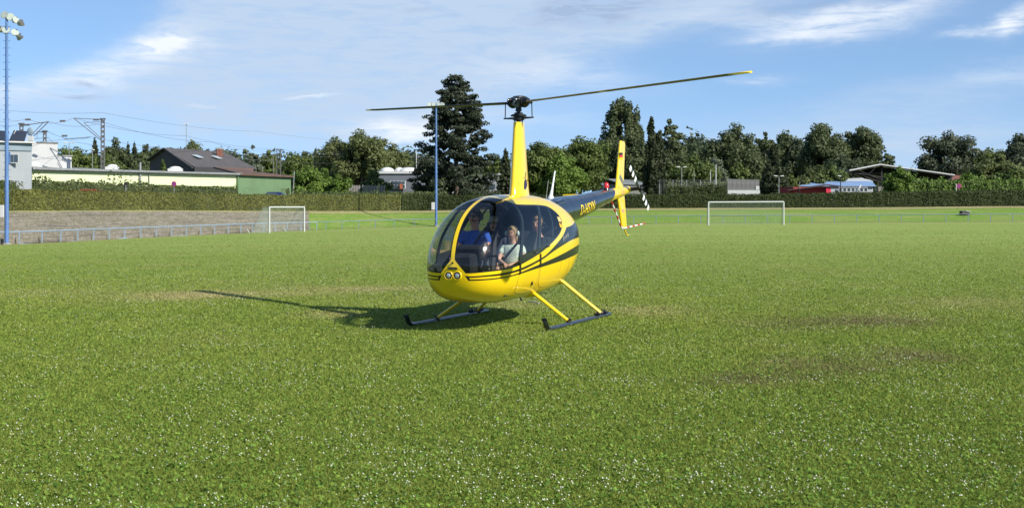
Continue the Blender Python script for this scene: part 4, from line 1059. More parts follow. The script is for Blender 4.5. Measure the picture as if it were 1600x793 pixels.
def floodlight(px, Y, H, label, lamps, boxside, rung=True):
    p = at(px, Y); r = empty("floodlight_mast", p, 0, label, "floodlight mast")
    g = MB(); cylz(g, 0, 0, -.2, H * .55, .17, .14); cylz(g, 0, 0, H * .55, H, .13, .10); g.build("pole", M_BLUE, r)
    g = MB(); cylz(g, 0, 0, -.3, .12, .34, .34, 12); g.build("footing", M_CONC, r)
    if rung:
        for k in range(int((H - 3) / .55)):
            o = MB(); o.tube([(-.30, 0, 0), (.30, 0, 0)], .018, 5)
            if k == 0: r0 = o.build("rung", M_BLUE, r, (0, 0, 3)); first = r0
            else:
                c = first.copy(); COL.objects.link(c); c.location = (0, 0, 3 + .55 * k)
    g = MB(); g.box((boxside * .38, -.1, 2.2 + .35), (.42, .25, .95), bev=.02); g.build("switch_box", M_WHT, r)
    for zc in sorted({l[1] for l in lamps}):
        g = MB(); xs_ = [l[0] for l in lamps if l[1] == zc]; g.tube([(min(xs_) - .1, .12, zc + .02), (max(xs_) + .1, .12, zc + .02)], .05, 6); g.build("crossarm", M_STEEL, r)
    for (lx, lz, ya, ti, face) in lamps:
        lr = MB(); P = [(0, .30, 0), (0, .16, 0), (0, 0, 0), (0, -.06, 0)]
        lr.tube(P, [.09, .17, .29, .31], 16)
        o = lr.build("floodlight", M_LAMP, r, (lx, 0, lz - .22), (ti, 0, ya))
        q_ = MB(); q_.tube([(0, -.065, 0), (0, -.075, 0)], .285, 16); q_.build("lens", M_LENS if face else M_LENSD, o)
floodlight(10.5, 103, 17.75, "tall blue floodlight mast with round lamps at the far left edge of the pitch",
   [(l[0], l[1] + .75, *l[2:]) for l in [(-1.05, 17.2, -.6, -.3, 1), (-.15, 17.1, -.25, -.35, 1), (.28, 16.95, .3, -.2, 1), (.68, 16.7, 1.0, -.35, 1), (1.12, 16.5, 1.35, -.5, 0), (-.55, 16.0, -.9, -.6, 0), (-.05, 15.95, .2, -.4, 1), (.62, 15.75, .55, -.5, 1), (.98, 15.45, .9, -1.1, 0)]], -1)
floodlight(681.5, 168.5, 15.4, "slim blue floodlight mast standing in front of the tall dark pine",
   [(-.85, 15.5, .2, -.3, 1), (-.3, 15.5, .1, -.3, 1), (.25, 15.5, -.1, -.3, 1), (.8, 15.5, -.2, -.3, 1)], -1)

M_RAILL = mat("rail_pale_blue", (.25, .35, .44), .5, noise=.2, nscale=3)
def railing(pxs, label, H=.95, M_RAIL=M_RAIL, rr=.042):
    pts = [at(p, float(YF(p)) - .05) for p in pxs]; o0 = pts[0]
    r = empty("railing", o0, 0, label, "railing")
    post = None
    for i, p in enumerate(pts):
        if post is None:
            g = MB(); g.box((0, 0, H / 2 - .1), (.07, .07, H + .2)); post = g.build("post", M_RAIL, r)
        else:
            c = post.copy(); COL.objects.link(c); c.location = p - o0
    for i in range(len(pts) - 1):
        g = MB(); a, b = pts[i] - o0 + Vector((0, 0, H)), pts[i + 1] - o0 + Vector((0, 0, H)); g.tube([a, b], rr, 6); g.build("rail", M_RAIL, r)
def pxwalk(px0, px1, step):
    out = [px0]; 
    while out[-1] < px1:
        p = out[-1]; a = Vector(at(p, float(YF(p)))); lo, hi = p, p + 200
        for _ in range(30):
            m_ = (lo + hi) / 2
            if (Vector(at(m_, float(YF(m_)))) - a).length < step: lo = m_
            else: hi = m_
        out.append(lo)
    return out
railing(pxwalk(-170, 476, 2.75), "blue grey tubular railing in front of the stone terrace at left", .95, M_RAILL, .052)
railing(pxwalk(484, 1760, 2.75), "long blue grey tubular railing below the grass bank behind the helicopter")

M_GOAL = mat("goal_white", (.50, .51, .48), .4); M_NET = mat("goal_net", (.42, .50, .44), .9)
def goal(a, b, H, back, label):
    """a, b: feet of the posts (world), back: horizontal vector towards the net"""
    r = empty("football_goal", a, 0, label, "football goal"); o0 = Vector(a); a = Vector((0, 0, 0)); b = Vector(b) - o0; up = Vector((0, 0, H)); bk = Vector(back)
    for p in (a, b):
        g = MB(); g.tube([p - Vector((0, 0, .2)), p + up], .075, 10); g.build("post", M_GOAL, r)
    g = MB(); g.tube([a + up, b + up], .075, 10); g.build("crossbar", M_GOAL, r)
    for p in (a, b):
        g = MB(); g.tube([p + up, p + up + bk * .35], .022, 6); g.tube([p + up + bk * .35, p + bk + Vector((0, 0, .05))], .022, 6); g.build("net_stay", M_STEEL, r)
    g = MB()
    def net(c0, c1, c2, c3, nu, nv):
        for i in range(nu + 1):
            u = i / nu; p, q_ = c0.lerp(c1, u), c3.lerp(c2, u); w_ = (c1 - c0).normalized() * .006; g.add([p - w_, p + w_, q_ + w_, q_ - w_], [(0, 1, 2, 3)])
        for j in range(nv + 1):
            v_ = j / nv; p, q_ = c0.lerp(c3, v_), c1.lerp(c2, v_); w_ = (c3 - c0).normalized() * .006; g.add([p - w_, p + w_, q_ + w_, q_ - w_], [(0, 1, 2, 3)])
    g0, g1 = a + bk + Vector((0, 0, .05)), b + bk + Vector((0, 0, .05)); t0, t1 = a + up + bk * .35, b + up + bk * .35
    net(g0, g1, t1, t0, 52, 18); net(a + up, b + up, t1, t0, 52, 5); net(a, g0, t0, a + up, 12, 18); net(b, g1, t1, b + up, 12, 18)
    g.build("net", M_NET, r, fix=False)['kind'] = 'stuff'
goal(at(1107, 139), at(1224.5, 139.6) , 2.42, (.1, 1.9, 0), "white football goal standing side on to the bank right of the helicopter")
goal(at(421, 126), at(475.5, 133.0), 2.44, (-1.8, .5, 0), "white football goal seen narrow in front of the left terrace")

# ------------------------------------------------------------------ foliage
LEAFM = {}
def leafm(key, c1, c2, tr=.30):
    m = LEAFM.get(key)
    if not m: m = LEAFM[key] = leaf_mat(bpy.data.materials.new("foliage_" + key), c1, c2, tr)
    return m
LF = dict(dark=((.042, .058, .024), (.125, .152, .058)), grey=((.04, .055, .030), (.135, .155, .085)), mid=((.048, .074, .018), (.150, .190, .045)), olive=((.055, .075, .022), (.17, .195, .065)), bright=((.05, .10, .014), (.17, .25, .04)),
          conifer=((.028, .040, .018), (.080, .096, .038)), pine=((.022, .033, .020), (.070, .085, .045)), silver=((.08, .10, .06), (.20, .23, .14)), hedgel=((.085, .095, .020), (.235, .24, .06)),
          hedger=((.020, .033, .006), (.072, .094, .019)), forest=((.035, .052, .026), (.09, .115, .05)), weeds=((.05, .075, .02), (.16, .19, .06)))
def LM(k): return leafm(k, *LF[k])
M_BARK = mat("bark", (.10, .075, .055), .9, noise=.5, nscale=3, bump=.8, bscale=6); M_BARKP = mat("pale_bark", (.30, .27, .22), .9, noise=.4, nscale=3)
def leaves(C, Rr, n, size, rng, flat=1.0, up=0.0, jitter=.55):
    """C (k,3) clump centres, Rr (k,3) radii; n leaves -> triangle arrays, tint"""
    vol = Rr[:, 0] * Rr[:, 2]; k = rng.choice(len(C), n, p=vol / vol.sum()); d = rng.normal(size=(n, 3)); d /= np.linalg.norm(d, axis=1, keepdims=True)
    rad = .45 + .75 * rng.random(n) ** .8; P = C[k] + d * Rr[k] * rad[:, None]
    nr = d + rng.normal(0, jitter, (n, 3)); nr[:, 2] += up; nr /= np.linalg.norm(nr, axis=1, keepdims=True)
    t1 = np.cross(nr, rng.normal(size=(n, 3))); t1 /= np.linalg.norm(t1, axis=1, keepdims=True); t2 = np.cross(nr, t1)
    s = size * (.6 + .9 * rng.random(n)); a = rng.random(n)[:, None] * .6
    V = np.stack([P + t1 * s[:, None], P - t1 * s[:, None] * .5 + t2 * s[:, None] * (.5 + a), P - t1 * s[:, None] * .5 - t2 * s[:, None] * (1.1 - a)], 1)
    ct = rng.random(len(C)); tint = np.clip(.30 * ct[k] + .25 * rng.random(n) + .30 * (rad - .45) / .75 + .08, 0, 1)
    return V.reshape(-1, 3), tint
def leafobj(name, V, tint, m, parent=None, loc=None):
    return link(name, np_mesh(name, V, np.arange(len(V)).reshape(-1, 3), 3, [m], col=tint), parent, loc)
TSEED = [100]
def tree(px, top, wpx, Y, kind, key, label, base=None, group=None, n=None, bark=None):
    """px centre, top row and width in the photo fix height and spread at distance Y"""
    TSEED[0] += 1; rng = np.random.default_rng(TSEED[0]); p = at(px, Y); H = zrow(top, Y) - p.z; W = wpx / FPX * Y / 2 * (1.24 if kind == 'pine' else 1.1 if kind in ('conifer', 'spruce') else 1.22)
    conif = kind in ('conifer', 'pine', 'spruce')
    nm = {'pine': 'pine_tree', 'conifer': 'conifer_tree', 'spruce': 'spruce_tree', 'column': 'poplar_tree', 'bush': 'bush'}.get(kind, 'broadleaf_tree')
    r = empty(nm, p, 0, label, 'bush' if kind == 'bush' else 'tree', group)
    lw = Y * .00092
    C, R = [], []
    if kind in ('broad', 'airy', 'bush', 'willow'):
        z0 = H * (.0 if kind == 'bush' else .12 if kind != 'airy' else .28); zc = (z0 + H) / 2; rz = (H - z0) / 2; nc = {'broad': 85, 'airy': 60, 'bush': 50, 'willow': 110}[kind]
        cr = {'broad': .19, 'airy': .12, 'bush': .21, 'willow': .15}[kind]
        lob = rng.random(6) * 6.28
        for i in range(nc):
            th = rng.random() * 6.28; ph = math.asin(rng.uniform(-.85, 1)); rr = .80 * rng.uniform(.45, 1.0) ** .5 * (1 + .16 * math.sin(3 * th + lob[0]) + .12 * math.sin(5 * ph + lob[1]))
            c = (W * rr * math.cos(ph) * math.cos(th), W * rr * math.cos(ph) * math.sin(th), zc + rz * rr * math.sin(ph) * .98)
            s_ = cr * rng.uniform(.45, 1.45) * min(W, rz) ; C.append(c); R.append((s_ * 1.15, s_ * 1.15, s_ * (.85 if kind != 'willow' else 1.25)))
        C.append((0, 0, H - min(W, rz) * cr)); R.append((W * cr, W * cr, W * cr))
    elif kind == 'column':
        for i in range(120):
            h = rng.uniform(.05, 1); rad = W * math.sqrt(max(0, 1 - max(0, (h - .35) / .65) ** 4.5)) * rng.uniform(.45, .92); th = rng.random() * 6.28
            C.append((rad * math.cos(th), rad * math.sin(th), h * H * .95)); R.append((W * .13, W * .13, H * .065 * rng.uniform(.6, 1.4)))
    elif kind == 'conifer':
        nt = 15
        for i in range(nt):
            h = .06 + .93 * i / nt; rad = W * (1 - h) ** .85 * rng.uniform(.85, 1.1) + .02 * W; m_ = max(3, int(9 * (1 - h)) + 2)
            for k in range(m_):
                th = 6.28 * k / m_ + rng.random(); q_ = rng.uniform(.5, .9)
                C.append((rad * q_ * math.cos(th), rad * q_ * math.sin(th), h * H - .12 * rad)); R.append((rad * .34 + .15, rad * .34 + .15, H / nt * .55))
        C.append((0, 0, H * .97)); R.append((W * .06, W * .06, H * .04))
    elif kind == 'spruce':   # narrow with drooping curtains
        for i in range(70):
            h = rng.uniform(.06, .97); rad = W * (1 - h) ** .5 * rng.uniform(.3, .95); th = rng.random() * 6.28
            C.append((rad * math.cos(th), rad * math.sin(th), h * H)); R.append((W * .17, W * .17, H * .05 * rng.uniform(.7, 1.6)))
    elif kind == 'pine':
        for i in range(230):
            h = rng.uniform(.07, .985); prof = np.interp(h, [0, .1, .22, .4, .6, .8, .92, 1], [.86, .98, 1.0, .82, .66, .46, .30, .08]); th = rng.random() * 6.28
            rad = W * prof * rng.uniform(.25, 1.0) ** .55 * rng.uniform(.86, 1.08)
            C.append((rad * math.cos(th), rad * math.sin(th), h * H + .05 * rad)); s_ = W * .088 * rng.uniform(.7, 1.35) * (.6 + .4 * prof); R.append((s_ * 1.45, s_ * 1.45, s_ * .62))
    C = np.array(C); R = np.array(R)
    pxar = wpx * .64 * (H * FPX / Y) * .64
    n = int(np.clip((pxar * 3.6 if kind != 'airy' else pxar * 2.2), 900, 24000))
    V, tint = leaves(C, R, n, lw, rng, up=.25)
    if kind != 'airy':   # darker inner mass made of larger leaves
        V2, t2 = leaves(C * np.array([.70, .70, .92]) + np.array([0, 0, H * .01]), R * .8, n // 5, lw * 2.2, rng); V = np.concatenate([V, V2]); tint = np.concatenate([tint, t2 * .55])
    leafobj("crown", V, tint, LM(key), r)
    g = MB(); tr = max(.10, W * .055) if kind != 'bush' else .06; top_h = H * (.9 if conif or kind == 'column' else .72)
    xx = rng.uniform(-.04, .04) * W
    g.tube([(0, 0, -.3), (xx, 0, H * .2), (xx * 2, 0, H * .5), (xx, 0, top_h)], [tr * 1.25, tr, tr * .7, tr * .18], 8)
    for i in range(9 if kind != 'bush' else 4):
        h = rng.uniform(.22, .66) * H; c = C[rng.integers(len(C))]
        if c[2] < h: continue
        mid = (c[0] * .45, c[1] * .45, h + (c[2] - h) * .35); g.tube([(xx, 0, h), mid, (c[0] * .9, c[1] * .9, c[2])], [tr * .42, tr * .26, tr * .08], 5, cap=False)
    g.build("trunk", bark or (M_BARKP if kind == 'airy' else M_BARK), r)
    return r
# hedges: a clipped box of leaves over a dark core of twigs
M_CORE = mat("hedge_core", (.035, .045, .014), .95)
def hedge(px0, px1, key, label, fY, fB, fT, thick, size, dens, weeds=0.0, name="hedge", wob=.05):
    TSEED[0] += 1; rng = np.random.default_rng(TSEED[0]); pxs = np.linspace(px0, px1, max(4, int((px1 - px0) / 12)))
    Yc = np.array([fY(p) for p in pxs]); X = (pxs - 800) / FPX * Yc; zb = np.array([fB(p) for p in pxs]); zt_ = np.array([fT(p) for p in pxs])
    o0 = Vector((X[0], Yc[0], zb[0])); r = empty(name, o0, 0, label, "hedge")
    g = MB(); V = []; F = []; e = size * .8
    for i in range(len(pxs)):
        for (dy, z) in ((e, zb[i] - .3), (e, zt_[i] - e), (thick - e, zt_[i] - e), (thick - e, zb[i] - .3)): V.append((X[i] - o0.x, Yc[i] + dy - o0.y, z - o0.z))
    for i in range(len(pxs) - 1):
        for k in range(3): F.append((i*4+k, i*4+k+1, i*4+4+k+1, i*4+4+k))
    F += [(0, 3, 2, 1), tuple(len(V) - 4 + k for k in (0, 1, 2, 3))]
    g.add(V, F); g.build("twigs", M_CORE, r)
    L = np.hypot(np.diff(X), np.diff(Yc)).sum(); Hh = float(np.mean(zt_ - zb)); n = int(dens * L * (Hh + thick * .6) / size ** 2)
    u = rng.random(n) * (len(pxs) - 1); i = u.astype(int); f = u - i
    def I_(A): return A[i] * (1 - f) + A[i + 1] * f
    x, y, b, tp = I_(X), I_(Yc), I_(zb), I_(zt_); front = rng.random(n) < Hh / (Hh + thick * .6)
    wv = np.array([math.sin(a * .9) + math.sin(a * 2.3 + 1) + .6 * math.sin(a * 5.1) for a in x]) * wob
    zz = np.where(front, b + (tp - b) * rng.random(n) ** .93, tp + rng.normal(0, .05, n) + wv * .6)
    yy = np.where(front, y + np.minimum(rng.normal(-.02, .06, n), size * .3) - abs(wv), y + thick * rng.random(n))
    nr = np.column_stack([rng.normal(0, .5, n), np.where(front, -1, rng.normal(0, .5, n)) + rng.normal(0, .3, n), np.where(front, .2, 1) + rng.normal(0, .45, n)])
    if weeds > 0:
        k = rng.random(n) < weeds; cl = np.array([max(0, math.sin(a * .55) + .8 * math.sin(a * 1.37 + 2) + .5 * math.sin(a * 3.1)) for a in x])
        zz = np.where(k, tp + rng.random(n) ** 2 * 1.1 * cl, zz); yy = np.where(k, y + thick * rng.random(n), yy)
    nr /= np.linalg.norm(nr, axis=1, keepdims=True); P = np.column_stack([x, yy, zz]) - np.array(o0)
    t1 = np.cross(nr, rng.normal(size=(n, 3))); t1 /= np.linalg.norm(t1, axis=1, keepdims=True); t2 = np.cross(nr, t1); s = size * (.6 + .8 * rng.random(n))[:, None]
    Vv = np.stack([P + t1 * s, P - t1 * s * .5 + t2 * s * .9, P - t1 * s * .5 - t2 * s * .9], 1).reshape(-1, 3)
    patch = np.array([.5 + .25 * math.sin(a * .8 + 1) * math.sin(a * .31) + .2 * math.sin(a * 2.9) for a in x])
    leafobj("foliage", Vv, np.clip(.45 * patch + .55 * rng.random(n) ** 1.3, 0, 1), LM(key), r)
    return r
hedge(-260, 626.5, 'hedgel', "long clipped olive hedge above the terrace and bank at left, ending at a dark gap", lambda p: float(YH(p)), lambda p: float(ZH(p)), lambda p: float(ZT(p)), 1.3, .085, .85)
hedge(628.5, 1900, 'hedger', "long clipped dark green hedge on the bank behind the helicopter and right goal", lambda p: float(YH(p)), lambda p: float(ZH(p)), lambda p: float(ZT(p)), 1.4, .095, .85)
zl = lambda off: (lambda p: float(ZH(p)) + off)
hedge(-200, 452, 'weeds', "second shaggy hedge with tall weeds in front of the yellow hall", lambda p: float(YH(p)) + 9, zl(0), lambda p: zrow(float(np.interp(p, [0, 60, 250, 372, 452], [283, 283.5, 290, 293, 295])), float(YH(p)) + 9), 1.5, .12, .6, .16, "overgrown_hedge", .12)
hedge(456, 700, 'weeds', "low scruffy hedge strip under the board fence left of the pine", lambda p: float(YH(p)) + 6, zl(0), lambda p: zrow(300.5, float(YH(p)) + 6), 1.2, .14, .5, .12, "overgrown_hedge", .1)
hedge(1402, 1900, 'bright', "sunlit second hedge below the dark canopy roof at right", lambda p: 196.0, lambda p: 1.3, lambda p: zrow(float(np.interp(p, [1400, 1440, 1500, 1600], [285, 281.5, 283, 281])), 196.0), 2, .15, 1.0, .10, "overgrown_hedge", .12)
hedge(1040, 1136, 'hedger', "dark low hedge below the wire fence between the lamp posts", lambda p: 200.0, lambda p: 1.3, lambda p: zrow(float(np.interp(p, [1040, 1136], [293, 290])), 200.0), 2, .15, .9, .06, "overgrown_hedge", .12)

# ------------------------------------------------------------------ trees
T = tree
T(714, 116, 122, 205, 'pine', 'pine', "tall dark spreading pine behind the slim floodlight mast", n=20000)
T(560, 206, 128, 265, 'willow', 'olive', "large round olive green tree left of the grey flat building", n=11000)
T(612, 223, 62, 280, 'willow', 'olive', "smaller olive tree touching the right side of the large round olive tree")
T(480, 259, 60, 205, 'bush', 'bright', "bright green leafy bush right of the green hall, the leftmost of three")
T(508, 262, 44, 206, 'bush', 'bright', "bright green bush behind the white end of the board fence")
T(528, 272, 34, 204, 'bush', 'bright', "small bright bush tucked under the large olive tree")
T(585, 268, 40, 215, 'bush', 'mid', "green bush in front of the large olive tree beside the lattice mast")
T(148, 214, 26, 340, 'conifer', 'conifer', "dark pointed conifer just left of the right catenary mast")
T(122, 229, 64, 300, 'broad', 'mid', "rounded green tree behind the stepped white building")
T(180, 215, 44, 335, 'broad', 'dark', "dark round tree just right of the right catenary mast")
T(200, 221, 15, 340, 'conifer', 'conifer', "slim dark conifer, the left one of a close pair right of the mast")
T(210, 220, 15, 338, 'conifer', 'conifer', "slim dark conifer, the right one of a close pair left of the gable house")
T(228, 226, 42, 345, 'broad', 'dark', "dark tree behind the gable of the brown roofed house")
T(165, 240, 70, 290, 'broad', 'mid', "broad green tree low behind the yellow hall roof and catenary mast")
T(215, 238, 44, 280, 'broad', 'dark', "brownish dark tree between the hall roof and the gable house")
T(246, 231, 34, 300, 'broad', 'olive', "yellowish green tree peeping over the left slope of the gable")
T(300, 219, 66, 380, 'broad', 'olive', "broad tree rising behind the brown roof beside the thin lamp pole")
T(255, 247, 15, 172, 'conifer', 'mid', "small green tree in front of the dark gable wall")
T(395, 227, 34, 300, 'airy', 'silver', "loose grey green tree right of the roof chimney")
T(420, 234, 34, 320, 'broad', 'mid', "mid green tree behind the lattice mast by the green hall")
T(462, 239, 64, 380, 'broad', 'mid', "wide green tree between the lattice mast and the olive tree")
T(493, 230, 15, 420, 'conifer', 'conifer', "small dark conifer on the skyline left of the large olive tree")
T(476, 236, 36, 420, 'broad', 'dark', "dark skyline tree beside the small conifer left of the olive tree")
T(790, 232, 34, 225, 'conifer', 'conifer', "dark conifer half hidden behind the yellow rotor mast fairing")
T(775, 243, 46, 260, 'broad', 'mid', "green tree behind the grey gabled building right of the pine")
T(846, 222, 88, 212, 'broad', 'mid', "leafy green tree directly right of the rotor mast fairing")
T(905, 213, 96, 216, 'broad', 'mid', "wide leafy green tree above the tail boom")
T(876, 240, 70, 208, 'broad', 'bright', "lower green tree between the two leafy trees above the boom")
T(973, 154, 60, 262, 'column', 'dark', "tall dense dome topped poplar behind the tail fin")
T(958, 190, 50, 255, 'broad', 'dark', "dark tree low on the left flank of the tall poplar")
T(985, 205, 82, 250, 'broad', 'dark', "dark green tree in front of the tall poplar behind the tail rotor")
T(1019, 184, 30, 222, 'spruce', 'conifer', "slender drooping dark spruce right of the tail rotor")
T(1031, 204, 26, 223, 'spruce', 'conifer', "second shorter drooping spruce leaning against the slender one")
T(1046, 186, 54, 262, 'airy', 'dark', "open crowned tree with sky gaps right of the drooping spruces", n=2600)
T(1056, 222, 66, 258, 'broad', 'dark', "dark tree below the open crowned tree right of the spruces")
T(1085, 213, 60, 420, 'broad', 'forest', "distant dark tree on the skyline left of the first lamp post pair")
T(1112, 217, 50, 420, 'broad', 'forest', "distant low dark tree on the skyline left of the big round tree")
T(1084, 240, 74, 235, 'bush', 'mid', "rounded green tree behind the twin headed lamp post")
T(1116, 246, 40, 240, 'bush', 'silver', "silvery willow bush behind the white pole")
T(1150, 191, 90, 275, 'broad', 'dark', "big round tree with light upper leaves above the grey panel wall", n=9000)
T(1196, 206, 46, 285, 'airy', 'dark', "open tree with sky gaps right of the big round tree")
T(1155, 253, 36, 240, 'bush', 'mid', "green bush behind the left end of the grey panel wall")
T(1226, 203, 66, 300, 'broad', 'dark', "dark wide tree behind the pointed spruce near the right lamp post")
T(1208, 224, 58, 232, 'conifer', 'conifer', "broad pointed spruce between the panel wall and the red shed")
T(1248, 216, 52, 296, 'broad', 'forest', "dark tree left of the pale trunked tree")
T(1285, 192, 74, 280, 'broad', 'dark', "tall tree with pale trunks behind the red shed", n=7000, bark=M_BARKP)
T(1345, 197, 74, 284, 'broad', 'dark', "tall tree sloping down toward the canopy roof", n=7000)
T(1378, 228, 36, 288, 'airy', 'dark', "thin outer tree at the right end of the tall tree group")
T(1318, 240, 70, 262, 'broad', 'forest', "dark filling tree behind the blue roofed building")
T(1266, 264, 52, 240, 'bush', 'olive', "olive bush left of the blue roofed building")
T(1236, 272, 34, 238, 'bush', 'mid', "small green bush right of the twin headed lamp near the spruce")
T(1300, 256, 44, 244, 'bush', 'mid', "green bush under the pale trunked tall tree")
T(1405, 259, 42, 192, 'bush', 'bright', "light green shrub growing up in front of the canopy roof")
T(1482, 206, 98, 250, 'broad', 'grey', "big round grey green tree right of the canopy roof", n=9500)
T(1545, 231, 66, 262, 'broad', 'mid', "lower tree in the dip between the two big right hand trees")
T(1592, 211, 66, 250, 'broad', 'grey', "tall tree cut by the right edge of the photo")
T(1562, 238, 74, 236, 'broad', 'olive', "olive tree low between the dip and the right edge")
T(1513, 268, 40, 205, 'bush', 'bright', "light bush behind the no stopping sign at right")
T(1590, 262, 40, 208, 'bush', 'mid', "green bush above the sunlit hedge at the right edge")
T(1552, 274, 36, 206, 'bush', 'mid', "mid green bush between two others above the sunlit hedge")
T(1650, 215, 110, 255, 'broad', 'mid', "broad tree just beyond the right edge")
T(10, 236, 70, 330, 'broad', 'dark', "dark tree behind the grey house at the left edge")

# distant wooded hill at left and the far forest edge at right: one mass of crowns each, on real terrain
M_HILL = mat("hill_soil", (.03, .045, .018), .95)
def woodland(name, label, prof, Y0, Y1, key, n):
    TSEED[0] += 1; rng = np.random.default_rng(TSEED[0]); C = []; R = []
    pxs = np.array([p[0] for p in prof], float); tops = np.array([p[1] for p in prof], float)
    g = MB(); V = []; F = []; K = len(prof)
    for r_, (Y, f) in enumerate(((Y0, 0), ((Y0 + Y1) / 2, .75), (Y1, 1.0), (Y1 + 200, .8))):
        for px, tp in prof:
            z = 1.0 + (zrow(tp, Y1) - 1.0 - 9) * f; V.append(((px - 800) / FPX * Y, Y, max(z, 1.0) if f else .5))
    for r_ in range(3):
        for i in range(K - 1): F.append((r_*K+i, r_*K+i+1, (r_+1)*K+i+1, (r_+1)*K+i))
    g.add(V, F, 0, True); o = g.build(name + "_hill", M_HILL); o['kind'] = 'structure'; o.name = 'hill'
    for i in range(n):
        px = rng.uniform(pxs[0], pxs[-1]); f = rng.uniform(.1, 1); Y = Y0 + (Y1 - Y0) * f; h = (zrow(float(np.interp(px, pxs, tops)), Y1) - 10) * min(1, f * 1.1)
        s = rng.uniform(3.5, 6); C.append(((px - 800) / FPX * Y, Y, h + 10 - s - rng.uniform(0, 2.5))); R.append((s * .9, s * .9, s * rng.uniform(.9, 1.4)))
    C = np.array(C); R = np.array(R); Vv, tint = leaves(C, R, n * 90, Y1 * .0017, rng, up=.3)
    tag(leafobj(name, Vv, tint, LM(key)), label, "woodland", kind='stuff')
woodland("distant_woodland", "distant wooded hill on the skyline at left behind the houses and olive tree", [(-150, 250), (0, 244), (120, 240), (240, 238), (360, 236), (470, 240), (560, 236), (620, 232), (660, 239), (720, 248), (800, 262), (880, 285)], 480, 720, 'forest', 520)
woodland("distant_woodland", "distant band of dark forest on the skyline behind the trees at right", [(1000, 240), (1040, 216), (1080, 211), (1110, 214), (1160, 222), (1250, 215), (1330, 222), (1390, 262), (1430, 280), (1500, 272), (1700, 268)], 400, 520, 'forest', 330)

# ------------------------------------------------------------------ buildings
def pt(px, py, Y): return Vector(((px - 800) / FPX * Y, Y, zrow(py, Y)))
def part(name, quads, m, parent, thick=0.0):
    """quads of world points -> one part in the frame of its building"""
    o0 = parent.location; g = MB()
    for q_ in quads: g.add([Vector(p) - o0 for p in q_], [tuple(range(len(q_)))])
    o = g.build(name, m, parent, fix=False)
    if thick: md = o.modifiers.new('t', 'SOLIDIFY'); md.thickness = thick; md.offset = 0
    return o
def hall(name, label, cat, P0, P1, ztop, depth, wallm, z0=1.0):
    """box building: front wall between ground points P0, P1; returns root and helper"""
    P0 = Vector((P0[0], P0[1], z0)); P1 = Vector((P1[0], P1[1], z0)); r = empty(name, P0, 0, label, cat); d = (P1 - P0); nrm = Vector((-d.y, d.x, 0)).normalized() * depth
    up = Vector((0, 0, ztop - z0)); part("wall", [(P0, P1, P1 + up, P0 + up), (P1, P1 + nrm, P1 + nrm + up, P1 + up), (P1 + nrm, P0 + nrm, P0 + nrm + up, P1 + nrm + up), (P0 + nrm, P0, P0 + up, P0 + nrm + up)], wallm, r)
    return r, P0, P1, nrm
def slab(name, pts, th, m, parent):
    """roof slab: polygon of world points with thickness downwards"""
    o0 = parent.location; n = len(pts); g = MB(); A = [Vector(p) - o0 for p in pts]; B = [p - Vector((0, 0, th)) for p in A]
    g.add(A + B, [tuple(range(n)), tuple(range(2*n-1, n-1, -1))] + [(i, i+n, (i+1) % n + n, (i+1) % n) for i in range(n)]); return g.build(name, m, parent)
def wbox(name, c, dims, rz, m, parent, bev=0.0):
    g = MB(); g.box(Vector(c) - parent.location, dims, (0, 0, rz), bev=bev); return g.build(name, m, parent)
def dome(name, c, r, m, parent):
    g = MB(); g.sphere(Vector(c) - parent.location, r, 14, 6, zmin=0); return g.build(name, m, parent)
M_YW = mat("cream_yellow_render", (.66, .70, .40), .85, noise=.10, nscale=.5); M_GRN = mat("green_sheet_wall", (.13, .21, .10), .7, noise=.15, nscale=.4)
M_RF = mat("grey_roof_felt", (.15, .145, .135), .9, noise=.3, nscale=.6); M_RB = mat("brown_roof", (.13, .075, .055), .85, noise=.3, nscale=.8)
M_TILE = mat("dark_tile_roof", (.095, .085, .08), .85, noise=.35, nscale=1.2, bump=.5, bscale=4); M_GW = mat("grey_render", (.29, .31, .32), .8, noise=.1, nscale=.5)
M_BG = mat("blue_grey_cladding", (.20, .26, .30), .6, noise=.1, nscale=1); M_DGB = mat("dark_wood_gable", (.05, .048, .048), .8, noise=.3, nscale=2, stretch=(1, 1, 6))
M_WIN = mat("window_glass", (.05, .07, .09), .08, spec=.8); M_SOL = mat("solar_panel", (.03, .035, .05), .2); M_SLATE = mat("slate_grey_wall", (.13, .14, .16), .8, noise=.1, nscale=.6)
M_DOME = mat("skylight_dome", (.62, .62, .58), .35); M_BRICK = mat("chimney_brick", (.22, .09, .06), .9, noise=.4, nscale=5)
# yellow hall
A_ = pt(50, 263, 140); B_ = pt(371, 271.7, 164); r, P0, P1, nrm = hall("yellow_hall", "long low pale yellow hall with grey roof behind the left hedges", "building", A_, B_, A_.z, 16, M_YW)
U = Vector((0, 0, 1)); ov = (P0 - P1).normalized() * .3
slab("roof", [Vector((A_.x, A_.y, A_.z + .05)) + ov - nrm * .03, Vector((B_.x, B_.y, A_.z + .05)) - ov - nrm * .03, Vector((B_.x, B_.y, A_.z + .5)) - ov + nrm, Vector((A_.x, A_.y, A_.z + 1.25)) + ov + nrm], .25, M_RF, r)
part("fascia", [(A_ + ov - nrm * .035 + U * -.12, B_ - ov - nrm * .035 + U * (A_.z - B_.z - .12), B_ - ov - nrm * .035 + U * (A_.z - B_.z + .1), A_ + ov - nrm * .035 + U * .1)], M_STEEL, r, .03)
for px, w_ in ((97, .95), (213, .9), (317, 1.05)):
    f = (px - 50) / 321; b_ = Vector(A_).lerp(Vector((B_.x, B_.y, A_.z)), f) + nrm * .35 + U * .35; wbox("skylight_kerb", b_ + U * .1, (w_ * 1.6, w_, .35), .1, M_DOME, r); dome("skylight", b_ + U * .25, (w_ * .75, w_ * .5, .32), M_DOME, r)
